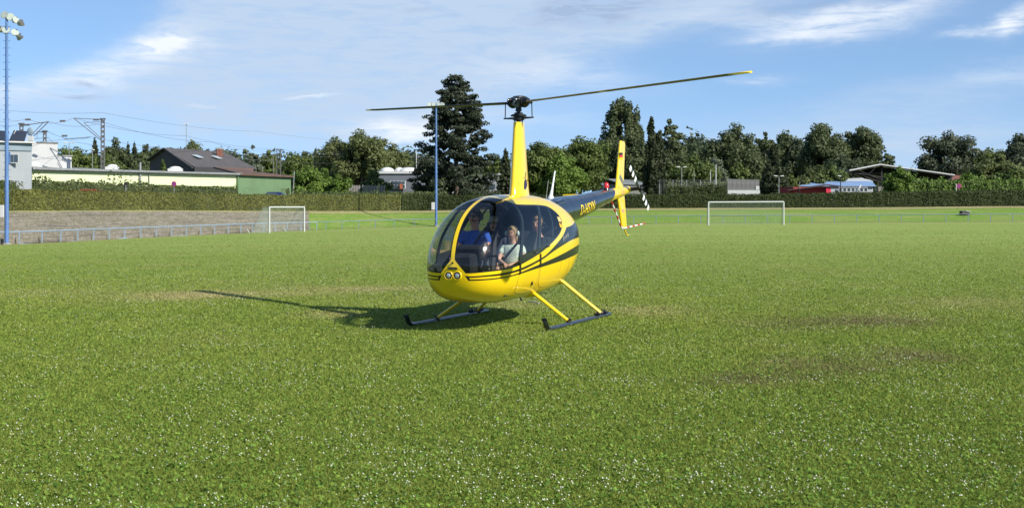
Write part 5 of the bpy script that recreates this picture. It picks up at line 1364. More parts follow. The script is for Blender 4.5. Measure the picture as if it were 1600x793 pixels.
for px in (205, 219):
    f = (px - 50) / 321; b_ = P0.lerp(P1, f) - nrm.normalized() * .15
    g = MB(); g.tube([b_ - P0 + U * .3, b_ - P0 + U * (A_.z - 1 + (1.0 if px == 205 else -.2))], .14 if px == 205 else .06, 8); g.build("downpipe" if px > 210 else "flue", M_STEEL, r)
# green hall with brown roof
A2 = pt(372.2, 271.8, 163.7); B2_ = pt(454.5, 274.4, 176); r, P0, P1, nrm = hall("green_hall", "green sheet walled hall with brown roof at the end of the yellow hall", "building", (A2.x, A2.y), (B2_.x, B2_.y), A2.z, 14, M_GRN)
slab("roof", [A2 - nrm * .03 + U * .05, Vector((B2_.x, B2_.y, A2.z + .05)) - nrm * .03, Vector((B2_.x, B2_.y, A2.z + .1)) + nrm * .4, pt(396, 263, 182), pt(333, 260.5, 172)], .2, M_RB, r)
# gable house
r = empty("gable_house", at(258, 190), 0, "large house with dark wooden gable, brown tiled roof and brick chimney", "building")
Ap, Lg, Rg = pt(258.5, 232, 190), pt(234, 249, 196), pt(304, 260.5, 183); Bp, Cp = pt(350, 238, 214), pt(398, 263, 205); Lb = pt(330, 252, 232)
gnd = lambda v: Vector((v.x, v.y, 1.0))
part("wall", [(gnd(Lg), gnd(Rg), Rg, Ap, Lg), (gnd(Rg), gnd(Cp), Cp, Rg), (gnd(Cp), gnd(Lb), Lb, Cp), (gnd(Lb), gnd(Lg), Lg, Lb)], M_DGB, r)
part("roof", [(Rg + Vector((-.3, -.4, -.15)), Cp + Vector((.4, -.3, -.1)), Bp, Ap + Vector((-.2, -.5, .02))), (Cp + Vector((.4, -.3, -.1)), Lb, Bp), (Ap + Vector((-.2, -.5, .02)), Bp, Lb, Lg + Vector((-.4, -.3, -.1)))], M_TILE, r, .18)
cb = pt(343, 240, 206); wbox("chimney", cb + U * -.4, (.9, .9, 2.2), .3, M_BRICK, r); wbox("chimney_cap", cb + U * .75, (1.05, 1.05, .14), .3, M_CONC, r)
def on_quad(a, b, c, d, u, v): return a.lerp(b, u).lerp(d.lerp(c, u), v)
for u in (.30, .62):
    c_ = on_quad(Rg, Cp, Bp, Ap, u, .55); nn = (Cp - Rg).cross(Ap - Rg).normalized(); nn = nn if nn.y < 0 else -nn
    e1 = (Cp - Rg).normalized(); e2_ = nn.cross(e1).normalized()
    part("roof_window", [(c_ + nn * .2 - e1 * .9 - e2_ * .55, c_ + nn * .2 + e1 * .9 - e2_ * .55, c_ + nn * .2 + e1 * .9 + e2_ * .55, c_ + nn * .2 - e1 * .9 + e2_ * .55)], mat("roof_window_glass", (.40, .47, .48), .3), r, .06)
# grey house at the left edge
A3 = pt(-60, 233, 124); B3 = pt(49.5, 233, 128); r, P0, P1, nrm = hall("grey_house", "light grey flat roofed house with white window at the left edge", "building", A3, B3, A3.z, 12, M_GW)
up_ = pt(0, 222, 126).z - A3.z
part("upper_band", [(A3 - nrm * .01, Vector((B3.x, B3.y, A3.z)) - nrm * .01, Vector((B3.x, B3.y, A3.z + up_)) - nrm * .01, A3 + U * up_ - nrm * .01), (Vector((B3.x, B3.y, A3.z)), Vector((B3.x, B3.y, A3.z)) + nrm, Vector((B3.x, B3.y, A3.z + up_)) + nrm, Vector((B3.x, B3.y, A3.z + up_)))], M_BG, r)
slab("roof", [A3 + U * (up_ + .12) - nrm * .03, Vector((B3.x + .3, B3.y, A3.z + up_ + .12)) - nrm * .03, Vector((B3.x + .3, B3.y, A3.z + up_ + .12)) + nrm, A3 + U * (up_ + .12) + nrm], .14, M_WHT, r)
wc = pt(22.5, 247.5, 126.8); wf = wbox("window", wc + Vector((0, -.12, 0)), (.92, .12, .92), .0, M_WHT, r)
for dx in (-.14, .22):
    wbox2 = MB(); wbox2.box(wc + Vector((dx, -.19, 0)) - r.location, (.26 if dx < 0 else .36, .03, .7)); wbox2.build("pane", M_WIN, wf)
wbox("shutter", pt(15.3, 247.5, 126.6) + Vector((0, -.1, .05)), (.16, .08, 1.1), 0, M_BLUE, r)
for px0, px1 in ((-14, 9), (14, 38)):
    z_ = A3.z + up_ + .12; a, b = pt(px0, 222, 127), pt(px1, 222, 127); sp_ = empty("solar_panel", Vector((a.x, a.y, z_)), 0, "dark tilted solar panel on the grey flat roof, the %s one" % ("left" if px0 < 0 else "right"), "solar panel", "solar panels on the flat roof")
    w_ = b.x - a.x; g = MB(); g.add([(0, 0, .1), (w_, 0, .05), (w_ * .8, 1.6, 1.05), (-.1 * w_, 1.6, 1.15), (0, .05, .04), (w_, .05, 0), (w_ * .8, 1.65, .98), (-.1 * w_, 1.65, 1.08)], [(0,1,2,3),(4,7,6,5),(0,4,5,1),(1,5,6,2),(2,6,7,3),(3,7,4,0)]); g.build("panel", M_SOL, sp_)
    g = MB(); g.tube([(w_ * .75, 1.6, 0), (w_ * .75, 1.6, 1.0)], .03, 6); g.tube([(0, 1.6, 0), (0, 1.6, 1.1)], .03, 6); g.tube([(.1, .1, .05), (-.1 * w_ + .2, 1.58, 1.12)], .04, 6); g.build("frame", M_WHT, sp_)
r = empty("satellite_dish", pt(48, 222, 133), 0, "small round satellite dish on a short mast above the grey house", "satellite dish")
g = MB(); g.tube([(0, 0, -.3), (0, 0, 1.0)], .03, 6); g.build("stand", M_STEEL, r)
g = MB(); g.sphere((0, -.1, 1.05), (.34, .12, .42), 14, 8); g.build("dish", M_BG, r)
g = MB(); g.box((0, 0, .35), (.5, .4, .5)); g.build("mount", M_WHT, r)
# white stepped building
A4 = pt(48, 222, 150); B4 = pt(90, 222, 151); r, P0, P1, nrm = hall("white_building", "tall plain white block behind the grey house", "building", A4, B4, A4.z, 10, M_WHT)
slab("roof", [A4 + U * .06 - nrm * .01, Vector((B4.x + .1, B4.y, A4.z + .06)) - nrm * .01, Vector((B4.x + .1, B4.y, A4.z + .06)) + nrm, A4 + U * .06 + nrm], .12, M_STEEL, r)
A5 = pt(90.3, 243, 151.2); B5 = pt(112, 243, 152); r, P0, P1, nrm = hall("white_annex", "low white step of the white block behind the yellow hall roof", "building", A5, B5, A5.z, 8, M_WHT)
slab("roof", [A5 + U * .06 - nrm * .01, Vector((B5.x + .1, B5.y, A5.z + .06)) - nrm * .01, Vector((B5.x + .1, B5.y, A5.z + .06)) + nrm, A5 + U * .06 + nrm], .12, M_STEEL, r)
# grey flat building by the pine
A6 = pt(592, 271, 234); B6 = pt(656, 271, 234); r, P0, P1, nrm = hall("grey_flat_building", "dark grey flat roofed building left of the pine with a wide window", "building", A6, B6, A6.z, 14, M_SLATE)
slab("roof", [A6 + U * .4 - nrm * .02 + Vector((-.3, 0, 0)), Vector((B6.x + .3, B6.y, A6.z + .4)) - nrm * .02, Vector((B6.x + .3, B6.y, A6.z + .4)) + nrm, A6 + U * .4 + nrm], .42, M_WHT, r)
for px, rr in ((605, 1.3), (624, .9), (639, 1.9)): dome("skylight", pt(px, 267.8, 238), (rr, rr, .75), M_DOME, r)
wf = wbox("window", pt(622, 288.5, 233.6) + Vector((0, -.12, 0)), (2.75, .12, 1.35), 0.06, M_WHT, r)
for i in range(4):
    for j in range(2):
        g = MB(); g.box(pt(613.6 + i * 5.6, 285.3 + j * 6.2, 233.5) + Vector((0, -.22, 0)) - r.location, (.52, .03, .56)); g.build("pane", M_WIN, wf)
wbox("door", pt(627, 291, 233.3) + Vector((0, -.35, 0)), (.5, .06, .9), 0, mat("orange_door", (.35, .10, .04), .6), r)
# grey gabled building right of the pine
r = empty("grey_gabled_building", at(768, 236), 0, "light grey building with white gable edge between pine and helicopter mast", "building")
a0, a1 = pt(745, 300, 236), pt(781, 300, 236); g0, g1, g2 = pt(745, 281, 236), pt(781, 271.5, 236), pt(781, 271.5, 250)
part("wall", [(gnd(a0), gnd(a1), g1, g0), (gnd(a1), gnd(a1) + Vector((1.2, 14, 0)), g2, g1), (gnd(a0), g0, g0 + Vector((0, 14, 0)), gnd(a0) + Vector((0, 14, 0)))], M_GW, r)
slab("roof", [g0 + Vector((-.5, -.4, .1)), g1 + Vector((.4, -.4, .12)), g2 + Vector((1.6, 0, .5)), g0 + Vector((-.5, 14, .3))], .2, M_WHT, r)
wbox("window", pt(768, 291, 235.9) + Vector((0, -.05, 0)), (1.3, .1, .8), 0, M_WIN, r)
# greenhouse like pale roof behind the boom
A7 = pt(970, 288, 240); B7 = pt(1012, 290, 244); r, P0, P1, nrm = hall("low_shed", "low pale roofed shed behind the tail rotor of the helicopter", "building", A7, B7, A7.z, 8, mat("shed_wall", (.16, .17, .15), .8, noise=.3))
slab("roof", [A7 + U * .1 - nrm * .04, Vector((B7.x, B7.y, A7.z + .1)) - nrm * .04, Vector((B7.x, B7.y, A7.z + 1.1)) + nrm * .5, A7 + U * 1.1 + nrm * .5], .12, mat("pale_sheet_roof", (.20, .22, .22), .6, noise=.2, nscale=.5), r)
# board fence
r = empty("board_fence", at(488, 212), 0, "pale vertical board fence in front of the bright green bushes", "fence")
M_BRD = mat("weathered_boards", (.30, .28, .25), .85, noise=.3, nscale=2); M_BRD2 = mat("dark_rail", (.06, .055, .05), .8)
fz0, fz1 = zrow(300, 212), zrow(289.6, 212); bd = None
for i in range(44):
    px = 489 + i * 2.6
    if px in (530,) or 14 <= i % 15 <= 14: continue
    loc_ = Vector(((px - 800) / FPX * 212, 212, fz0)) - r.location
    if bd is None:
        g = MB(); g.box((0, 0, (fz1 - fz0) / 2 - .2), (.185, .04, fz1 - fz0 + .5)); bd = g.build("board", M_BRD, r, loc_)
    else:
        c = bd.copy(); COL.objects.link(c); c.location = loc_ + Vector((0, 0, random.uniform(-.04, .04)))
for dz in (.25, .8):
    g = MB(); g.box((11.5 / 2, .05, 0), (11.7, .05, .09)); g.build("rail", M_BRD2, r, Vector(((489 - 800) / FPX * 212, 212, fz0 + dz)) - r.location)
g = MB(); g.box((0, 0, .4), (.5, .3, 1.3), bev=.03); g.build("gatepost", M_WHT, r, Vector(((488.2 - 800) / FPX * 212, 211.8, fz0)) - r.location)
# white tent-like van beside the pine trunk
def van(px, Y, label, w_=5.0, h_=2.1, m=None, ztop=None):
    r = empty("parked_van", Vector(((px - 800) / FPX * Y, Y, ztop - h_)), 0, label, "van"); m = m or M_WHT
    pr = [(-w_/2, .35), (-w_/2, h_ * .92), (-w_/2 + .15, h_), (w_/2 - 1.3, h_), (w_/2 - .7, h_ * .58), (w_/2 - .05, h_ * .48), (w_/2, .35)]
    g = MB(); g.prism(pr, 'y', -.9, .9); g.build("body", m, r)
    g = MB(); g.prism([(w_/2 - 1.55, h_ * .60), (w_/2 - 1.55, h_ * .9), (w_/2 - 1.28, h_ * .9), (w_/2 - .85, h_ * .60)], 'y', -.91, .91); g.build("window", M_WIN, r)
    for x_ in (-w_/2 + .9, w_/2 - .9):
        for y_ in (-.85, .85):
            g = MB(); g.tube([(x_, y_ - .1, .33), (x_, y_ + .1, .33)], .33, 14); wv_ = g.build("wheel", M_RUB, r)
    return r
van(709, 226, "white van behind the hedge at the foot of the pine", 2.9, 2.2, ztop=zrow(291, 226))
def car(px, Y, top, label, m):
    h_ = 1.5; r = empty("parked_car", Vector(((px - 800) / FPX * Y, Y, zrow(top, Y) - h_)), 0, label, "car")
    g = MB(); P = [(-2.1, .3), (-2.15, .75), (-1.9, .92), (-1.0, .98), (1.3, .95), (1.95, .82), (2.1, .6), (2.1, .3)]; g.prism(P, 'y', -.85, .85); g.build("body", m, r)
    g = MB(); P = [(-1.75, .93), (-1.2, 1.44), (-.9, 1.5), (.3, 1.5), (.55, 1.44), (1.25, .93)]; n = len(P); V = [(x_, y_ * (1 if z_ < 1 else .86), z_) for y_ in (-.82, .82) for x_, z_ in P]
    g.add(V, [tuple(range(n)), tuple(range(2*n-1, n-1, -1))] + [(i, i+n, (i+1) % n + n, (i+1) % n) for i in range(n)]); g.build("roof", m, r)
    for s in (-1, 1):
        g = MB(); g.add([(-1.35, s*.80, 1.0), (.95, s*.80, 1.0), (.48, s*.725, 1.38), (-1.1, s*.725, 1.38)], [(0, 1, 2, 3)]); g.build("side_window", M_WIN, r)
    for x_ in (-1.3, 1.3):
        for y_ in (-.8, .8):
            g = MB(); g.tube([(x_, y_ - .09, .31), (x_, y_ + .09, .31)], .31, 14); g.build("wheel", M_RUB, r)
car(147, float(YH(147)) + 4.5, 295.9, "red car whose roof shows over the left hedge", mat("red_car_paint", (.38, .03, .025), .25, coat=.5))
car(434, float(YH(434)) + 5, 299.8, "dark blue car whose roof shows over the hedge below the green hall", mat("blue_car_paint", (.02, .03, .09), .2, coat=.6))
# ---- right side buildings
r = empty("panel_wall", at(1162, 206), 0, "grey ball stop wall of upright panels with white foot right of the white pole", "wall")
pz0, pz1 = zrow(297, 206), zrow(279.5, 206); pan = None; M_PAN = mat("grey_panel", (.17, .165, .155), .8, noise=.35, nscale=1.2)
for i in range(7):
    loc_ = Vector(((1137.5 + (i + .5) * 7.0 - 800) / FPX * 206, 206, pz0)) - r.location
    if pan is None: g = MB(); g.box((0, 0, (pz1 - pz0) / 2), (.67, .06, pz1 - pz0)); pan = g.build("panel", M_PAN, r, loc_)
    else: c = pan.copy(); COL.objects.link(c); c.location = loc_ - Vector((0, 0, .02 * i))
g = MB(); g.box((0, -.1, -.45), (4.95, .12, .9)); g.build("plinth", M_WHT, r, Vector(((1162 - 800) / FPX * 206, 206, pz0)) - r.location)
g = MB(); g.box((0, -.06, 0), (.55, .05, .6)); g.build("notice_board", M_WHT, r, Vector(((1183.5 - 800) / FPX * 206, 205.95, zrow(293.5, 206))) - r.location)
# wire fence with posts
r = empty("wire_fence", at(1030, 208), 0, "tall wire mesh ball fence between the spruces and the panel wall", "fence")
wz0, wz1 = 1.3, zrow(281, 208); ps = None; X0_, X1_ = (1030 - 800) / FPX * 208, (1137 - 800) / FPX * 208
for i in range(6):
    loc_ = Vector((X0_ + (X1_ - X0_) * i / 5, 208, wz0)) - r.location
    if ps is None: g = MB(); g.tube([(0, 0, 0), (0, 0, wz1 - wz0)], .06, 6); ps = g.build("post", M_STEEL, r, loc_)
    else: c = ps.copy(); COL.objects.link(c); c.location = loc_
g = MB()
for k in range(60):
    x_ = (X1_ - X0_) * k / 60; g.add([(x_, 0, 0), (x_ + .012, 0, 0), (x_ + .012, 0, wz1 - wz0), (x_, 0, wz1 - wz0)], [(0, 1, 2, 3)])
for k in range(18):
    z_ = (wz1 - wz0) * k / 17; g.add([(0, 0, z_), (X1_ - X0_, 0, z_), (X1_ - X0_, 0, z_ + .012), (0, 0, z_ + .012)], [(0, 1, 2, 3)])
g.build("mesh", M_STEEL, r, Vector((X0_, 208, wz0)) - r.location, fix=False)['kind'] = 'stuff'
TSEED[0] += 1; hedge(1042, 1136, 'olive', "brownish climber growing behind the wire mesh fence", lambda p: 210.0, lambda p: 1.3, lambda p: zrow(285.0, 210.0), 1, .16, .3, .2, "climbing_plant", .2)['category'] = 'plant'
# red shed
M_REDW = mat("red_boards", (.30, .022, .028), .7, noise=.3, nscale=3, stretch=(6, 1, 1)); M_DKR = mat("dark_roof", (.06, .035, .035), .8, noise=.3)
A8 = pt(1240, 292.5, 214); B8 = pt(1296, 292.5, 215); r, P0, P1, nrm = hall("red_shed", "red wooden shed with low dark red roof behind the right hedge", "shed", A8, B8, zrow(292, 214), 6, M_REDW)
slab("roof", [pt(1231, 296.3, 213), pt(1291, 288.6, 213), pt(1291, 287.6, 221), pt(1231, 295.3, 221)], .14, M_DKR, r)
slab("roof", [pt(1291.2, 288.6, 213), pt(1312, 291, 213), pt(1312, 290, 221), pt(1291.2, 287.6, 221)], .14, M_DKR, r)
wbox("door", pt(1294, 297.5, 213.6) + Vector((0, -.1, -.2)), (.75, .3, 1.5), 0, mat("bright_red_door", (.55, .02, .05), .6), r)
# blue roofed building
A9 = pt(1254, 290.5, 236); B9 = pt(1364, 290.5, 238); r, P0, P1, nrm = hall("blue_roofed_building", "long low building with bright blue roof and white windows behind the red shed", "building", A9, B9, A9.z, 10, mat("pale_wall", (.33, .35, .37), .8, noise=.1))
slab("roof", [A9 + U * .08 - nrm * .05 + Vector((-.6, 0, 0)), Vector((B9.x + .3, B9.y, A9.z + .08)) - nrm * .05, pt(1362, 283, 243), pt(1264, 283, 242)], .12, mat("blue_sheet_roof", (.20, .30, .48), .5, noise=.12, nscale=.5), r)
slab("upper_roof", [pt(1292, 282.8, 243.5), pt(1364, 282.8, 244), pt(1352, 277.5, 250), pt(1300, 279.8, 250)], .3, mat("pale_upper_roof", (.45, .47, .46), .7, noise=.15), r)
for i in range(7):
    wf = wbox("window", pt(1313 + i * 6.6, 296.0, 236.6) + Vector((0, -.1, 0)), (.62, .1, .85), 0, M_WHT, r)
    g = MB(); g.box(pt(1313 + i * 6.6, 296.0, 236.6) + Vector((0, -.16, 0)) - r.location, (.44, .03, .66)); g.build("pane", M_WIN, wf)
# canopy
r = empty("canopy_roof", at(1378, 214), 0, "wide folded canopy roof with black underside on posts, behind the sunlit hedge", "canopy")
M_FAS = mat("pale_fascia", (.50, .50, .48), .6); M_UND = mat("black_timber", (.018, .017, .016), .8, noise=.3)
La, Pa, Ra = pt(1327.5, 267, 212), pt(1375.5, 257.6, 214), pt(1492, 274.3, 216)
dep = Vector((2.0, 11, .4)); dd_ = Vector((0, 0, -.10))
def canopy_slab(a, b):
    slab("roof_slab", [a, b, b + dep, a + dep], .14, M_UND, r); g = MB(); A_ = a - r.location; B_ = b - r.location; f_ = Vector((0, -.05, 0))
    g.add([A_ + f_ + Vector((0, 0, .03)), B_ + f_ + Vector((0, 0, .03)), B_ + f_ + Vector((0, 0, .18)), A_ + f_ + Vector((0, 0, .18)), A_ + Vector((0, .12, .03)), B_ + Vector((0, .12, .03)), B_ + Vector((0, .12, .18)), A_ + Vector((0, .12, .18))],
          [(0,1,2,3),(7,6,5,4),(0,4,5,1),(3,2,6,7),(0,3,7,4),(1,5,6,2)]); g.build("fascia", M_FAS, r)
canopy_slab(La, Pa); canopy_slab(Pa + Vector((.01, 0, 0)), Ra)
for (px, Yp) in ((1377.5, 215), (1377.5, 224), (1424, 217), (1472, 218), (1486, 227)):
    b_ = Vector(((px - 800) / FPX * Yp, Yp, 1.2)); z1_ = zrow(float(np.interp(px, [1327, 1375, 1492], [267, 257.6, 274.3])) + 1.2, Yp)
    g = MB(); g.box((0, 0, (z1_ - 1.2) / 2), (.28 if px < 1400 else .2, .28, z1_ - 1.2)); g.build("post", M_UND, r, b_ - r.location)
def strut(a, b, w_=.12, nm="strut"): g = MB(); g.tube([a - r.location, b - r.location], w_, 6); g.build(nm, M_UND, r)
strut(pt(1330, 268.5, 213), pt(1377, 285, 215)); strut(pt(1340, 271, 213), pt(1377, 277, 215)); strut(pt(1345, 268, 213), pt(1377, 281, 215), .08); strut(pt(1352, 276.5, 214), pt(1366, 264, 214), .08); strut(pt(1377.5, 276, 215), pt(1440, 281, 217), .10)
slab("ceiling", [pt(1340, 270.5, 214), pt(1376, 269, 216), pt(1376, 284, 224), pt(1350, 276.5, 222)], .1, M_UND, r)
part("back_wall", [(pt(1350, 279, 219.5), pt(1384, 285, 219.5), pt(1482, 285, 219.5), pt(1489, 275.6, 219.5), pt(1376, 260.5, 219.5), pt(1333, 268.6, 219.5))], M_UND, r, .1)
wbox("counter", pt(1381, 297, 213) + Vector((0, 0, 0)), (2.1, 1.2, 1.2), 0, mat("grey_stone_counter", (.26, .24, .20), .9, noise=.4, nscale=3), r)
# white dinghy-like trailer hood
r = empty("boat", pt(1341, 301, 200), 0, "small white boat hull propped up behind the right hedge", "boat")
g = MB(); V = []; F = []; n = 8
for i, (u, w_, h_) in enumerate(((-.75, .28, .25), (-.4, .42, .34), (0, .45, .36), (.4, .34, .30), (.75, .06, .12))):
    for k in range(n): an = math.pi * k / (n - 1); V.append((u * .6, w_ * math.cos(an), u * .75 + h_ * math.sin(an) + .5))
for i in range(4):
    for k in range(n - 1): F.append((i*n+k, i*n+k+1, (i+1)*n+k+1, (i+1)*n+k))
    F.append((i*n+n-1, i*n, (i+1)*n, (i+1)*n+n-1))
F += [tuple(range(n)), tuple(range(4*n+n-1, 4*n-1, -1))]; g.add(V, F, 0, True); g.build("hull", M_WHT, r); g = MB(); g.tube([(-.4, 0, -.9), (-.3, 0, .2)], .05, 6); g.tube([(.2, 0, -.9), (.1, 0, .4)], .05, 6); g.build("stand", M_STEEL, r)
r = empty("brown_roofed_house", at(1494, 250), 0, "small house with reddish brown roof right of the canopy", "building")
part("wall", [(gnd(pt(1480, 281, 240)), gnd(pt(1506, 281, 240)), pt(1506, 281, 240), pt(1480, 281, 240))], M_WHT, r, .2)
slab("roof", [pt(1479, 281, 239), pt(1507, 281, 239), pt(1502, 273, 246), pt(1483, 273, 246)], .15, mat("red_brown_tiles", (.22, .09, .065), .85, noise=.3, nscale=2), r)

# ------------------------------------------------------------------ masts, lamps, signs
def lattice(px, top, Y, w_, label, arms=(), wide=.30, solid=False, cat="catenary mast"):
    p = at(px, Y); H = zrow(top, Y) - p.z; r = empty("catenary_mast", p, 0, label, cat); hw_ = w_ / 2
    if solid:
        g = MB(); g.box((-hw_, 0, H/2), (.09, .16, H)); g.box((hw_, 0, H/2), (.09, .16, H)); g.build("post", M_MASTM, r)
        for k in range(int(H / .55)):
            g = MB(); g.box((0, -.03, .5 + k * .55), (w_, .03, .30)); g.build("batten", M_MASTM, r)
    else:
        for s in (1, -1):
            for y_ in (1, -1):
                g = MB(); g.box((s * hw_, y_ * hw_ * .7, H/2), (.07, .07, H)); g.build("post", M_MASTM, r)
        for yb in (-hw_ * .7, hw_ * .7):
            zz_ = np.arange(.4, H - .3, .6); g = MB(); g.tube([((-1) ** k * hw_, yb, z_) for k, z_ in enumerate(zz_)], .03, 4); g.build("bracing", M_MASTM, r)
    g = MB(); g.box((0, 0, H), (w_ + .25, .35, .12)); g.build("cap", M_MASTM, r)
    for (a, b, rr) in arms:
        g = MB(); A_, B_ = pt(a[0], a[1], Y) - p, pt(b[0], b[1], Y) - p; g.tube([A_, B_], rr, 6); g.build("arm", M_MASTM, r)
    return r
def insulator(px, py, Y, r, horiz=True):
    c = pt(px, py, Y) - r.location; g = MB()
    for k in range(4):
        o_ = (-.24 + .16 * k); a = c + (Vector((o_ - .03, 0, 0)) if horiz else Vector((0, 0, o_ - .03))); b = c + (Vector((o_ + .05, 0, 0)) if horiz else Vector((0, 0, o_ + .05))); g.tube([a, b], [.14, .08], 8)
    g.build("insulator", M_BARK, r)
r1 = lattice(33.5, 193, 146, .34, "catenary mast with arms to the right, nearest the left floodlight", [((37, 196), (76, 190), .05), ((76, 190), (36, 229), .05), ((67, 192), (44, 217), .04), ((50, 217), (76, 215), .03), ((76, 215), (86, 226), .02)], solid=True)
insulator(42, 195, 146, r1)
r2 = lattice(70, 204.5, 152, .30, "middle short catenary mast behind the white block", [((58, 206), (76, 206), .05), ((58, 206), (58, 216), .03)], solid=True)
r3 = lattice(160.5, 185.5, 148, .34, "catenary mast with arms reaching left above the yellow hall", [((161, 187), (115, 184.5), .04), ((115, 184.5), (158, 219), .05), ((131, 191.5), (158, 216), .04), ((131, 191.5), (160, 190), .03), ((99, 217.5), (142, 214), .04)], solid=True)
insulator(150, 187, 148, r3)
r4 = lattice(435.5, 233, 255, .75, "grey lattice catenary mast behind the green hall", [((388, 249), (427, 252), .05), ((409, 239), (426, 252), .05), ((412, 247), (412, 244), .05), ((427, 243), (427, 288), .09), ((430, 240), (427, 243), .05)])
r5 = lattice(568, 233, 262, .75, "lattice catenary mast in front of the large olive tree", [((555, 238), (575, 236.5), .05), ((566, 240), (566, 288), .07)])
r6 = lattice(655, 244, 268, .5, "thin lattice mast left of the pine beside the white pole", [])
def wire(name_label, pts, rr=.018):
    P = []
    for (a, b) in zip(pts[:-1], pts[1:]):
        A_, B_ = pt(*a), pt(*b)
        for k in range(8):
            t = k / 8; v_ = A_.lerp(B_, t); v_.z -= 4 * t * (1 - t) * .5; P.append(v_)
    P.append(pt(*pts[-1])); g = MB(); g.tube(P, rr, 4, cap=False); o = g.build("overhead_wire", M_MASTM); tag(o, name_label, "wire", "overhead railway wires")
wire("topmost overhead wire from the left mast across to the right mast arm", [(-80, 178, 140), (43, 186.5, 146), (115, 184.5, 150), (290, 212, 200), (435, 233, 255), (568, 235, 262), (700, 232, 330)])
wire("second overhead wire, passing just below the topmost one", [(-80, 188, 140), (76, 190, 146), (161, 191, 150), (330, 222, 205), (430, 236, 255), (568, 238, 262), (720, 245, 330)])
wire("contact wire below the mast arms, level with the short middle mast", [(-80, 206, 140), (76, 206, 148), (142, 214, 150), (320, 232, 205), (427, 243, 255), (566, 240, 262), (700, 250, 320)])
wire("lowest overhead wire, crossing behind the yellow hall roof", [(-80, 212, 142), (100, 217.5, 148), (250, 232, 190), (427, 250, 255), (566, 252, 262), (700, 262, 320)])
wire("faint high wire crossing the sky above the gable house", [(-80, 160, 150), (160, 176, 152), (400, 205, 250), (640, 226, 330)], .014)
for px, py in ((43.6, 186.7), (97.8, 189.0), (100.8, 212.2)):
    r = empty("wire_insulator", pt(px, py, 147), 0, {43.6: "dark ribbed insulator on the top wire beside the left mast", 97.8: "dark ribbed insulator on the top wire between the masts", 100.8: "dark ribbed insulator on the lower wire between the masts"}[px], "insulator", "insulators on the overhead wires")
    insulator(px, py, 147, r); r.children[0].name = "disc_stack"
def lamp(px, top, Y, heads, label, rr=.07, hz=True, m=None, lean=0.0, lampm=None):
    p = at(px, Y); H = zrow(top, Y) - p.z; r = empty("street_lamp" if heads else "pole", p, 0, label, "street lamp" if heads else "pole")
    g = MB(); g.tube([(0, 0, -.2), (lean * H, 0, H)], [rr * 1.2, rr * .8], 8); g.build("post", m or M_STEEL, r)
    for dx in heads:
        g = MB(); g.box((dx, 0, H + .02), (.55, .3, .14), (0, -.12 if dx > 0 else .12, 0), bev=.03); g.build("lamp_head", M_DOME, r)
    return r
lamp(291, 194, 240, (-.1, .2), "very thin tall lamp pole rising above the brown tiled roof", .06)
lamp(522, 211, 300, (-.5, .4), "floodlight pole top showing over the large olive tree", .09)
lamp(144.5, 234, 185, (.0,), "short lamp with round white head right of the white annex", .06)
lamp(108, 223, 175, (-.45, .45), "twin headed lamp behind the white annex", .06)
lamp(456, 267, 186, (), "pale leaning pole at the right end of the green hall", .09, lean=.06)
lamp(650.5, 237, 258, (), "white pole left of the pine", .10, m=M_WHT)
lamp(1065, 261, 206, (-.5, .5), "twin headed street lamp above the dark low hedge near the spruces", .07)
lamp(1118.5, 257, 204, (), "tall white pole between the street lamp and the panel wall", .09, m=M_WHT)
lamp(1110, 267, 212, (), "short pale pole just left of the tall white pole", .07, m=M_WHT)
lamp(1084.5, 267, 216, (), "short thin pole right of the twin headed lamp near the spruces", .05)
lamp(1217, 275, 210, (-.5, .5), "twin headed street lamp in front of the broad pointed spruce", .07)
lamp(1249.5, 283, 214, (), "short grey pole at the left end of the blue roofed building", .06)
lamp(1313.5, 275, 210, (-.2,), "dark lamp post between the red shed and the white windows", .08, m=M_UND)
lamp(1494, 287, 189, (), "short pale post beside the no stopping sign", .08, m=M_WHT)
M_SB = mat("sign_blue", (.03, .06, .30), .4); M_SR = mat("sign_red", (.50, .03, .05), .4)
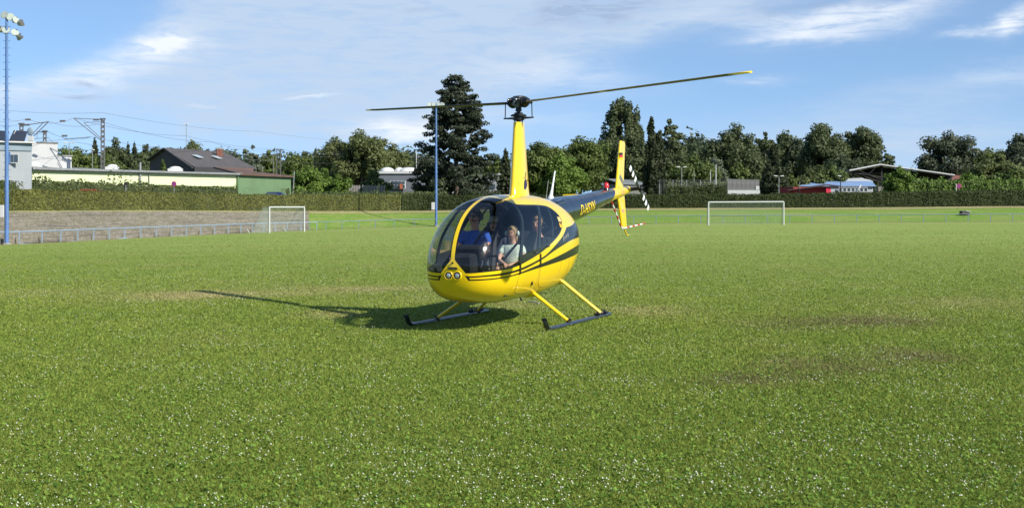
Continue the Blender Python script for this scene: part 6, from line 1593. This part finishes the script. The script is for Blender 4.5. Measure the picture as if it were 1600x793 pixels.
def nostop(px, py, Y, rad, label):
    p = at(px, Y); c = pt(px, py, Y); r = empty("no_stopping_sign", p, 0, label, "road sign"); h = c.z - p.z
    g = MB(); g.tube([(0, .04, 0), (0, .04, h)], .04, 8); g.build("post", M_STEEL, r)
    g = MB(); g.tube([(0, 0, h), (0, .03, h)], rad, 20); g.build("disc", M_SR, r)
    g = MB(); g.tube([(0, -.006, h), (0, 0.001, h)], rad * .76, 20); g.build("face", M_SB, r)
    for a in (.785, -.785):
        g = MB(); g.box((0, -.012, h), (rad * 1.6, .008, rad * .2), (0, a, 0)); g.build("cross_bar", M_SR, r)
nostop(271.7, 287, 147, .28, "round blue and red no stopping sign above the left hedge")
nostop(1498.5, 290.5, 187, .32, "round no stopping sign above the right hedge")
p = at(196.5, 139); r = empty("round_sign_back", p, 0, "dark back of a round road sign above the left hedge near the mast", "road sign"); h = zrow(289, 139) - p.z
g = MB(); g.tube([(0, 0, 0), (0, 0, h)], .05, 8); g.build("post", M_STEEL, r); g = MB(); g.tube([(0, -.02, h), (0, .02, h)], .33, 18, sq=(.62, 1)); g.build("disc", M_UND, r)
# small things on the grass
p = at(1507, 171.5); r = empty("stone_block", p, 0, "low dark stone block lying on the grass bank behind the right railing", "stone block")
g = MB(); g.box((0, 0, .28), (1.15, .7, .55), (0, .06, .2), bev=.08); g.build("block", mat("dark_stone", (.08, .07, .06), .9, noise=.5, nscale=3), r); g = MB(); g.box((.35, -.1, .5), (.8, .5, .12), (0, .1, .3), bev=.03); g.build("cap_stone", M_CONC, r)
g = MB(); a_, b_ = at(826, 23.4, .03), at(842, 22.9, .035); g.tube([a_, a_.lerp(b_, .5) + Vector((0, 0, .01)), b_], .012, 6); tag(g.build("stick", mat("dry_stick", (.45, .40, .30), .8)), "short pale stick lying on the grass under the helicopter", "stick")
for px, Y in ((390, 133), (447, 137)):
    g = MB(); a_ = at(px, Y); g.tube([a_, a_ + Vector((-.25, 0, .45))], .035, 6); tag(g.build("marker_stake", M_WHT), "short slanted white stake by the left goal, the %s one" % ("outer" if px < 400 else "inner"), "stake", "white stakes by the left goal")
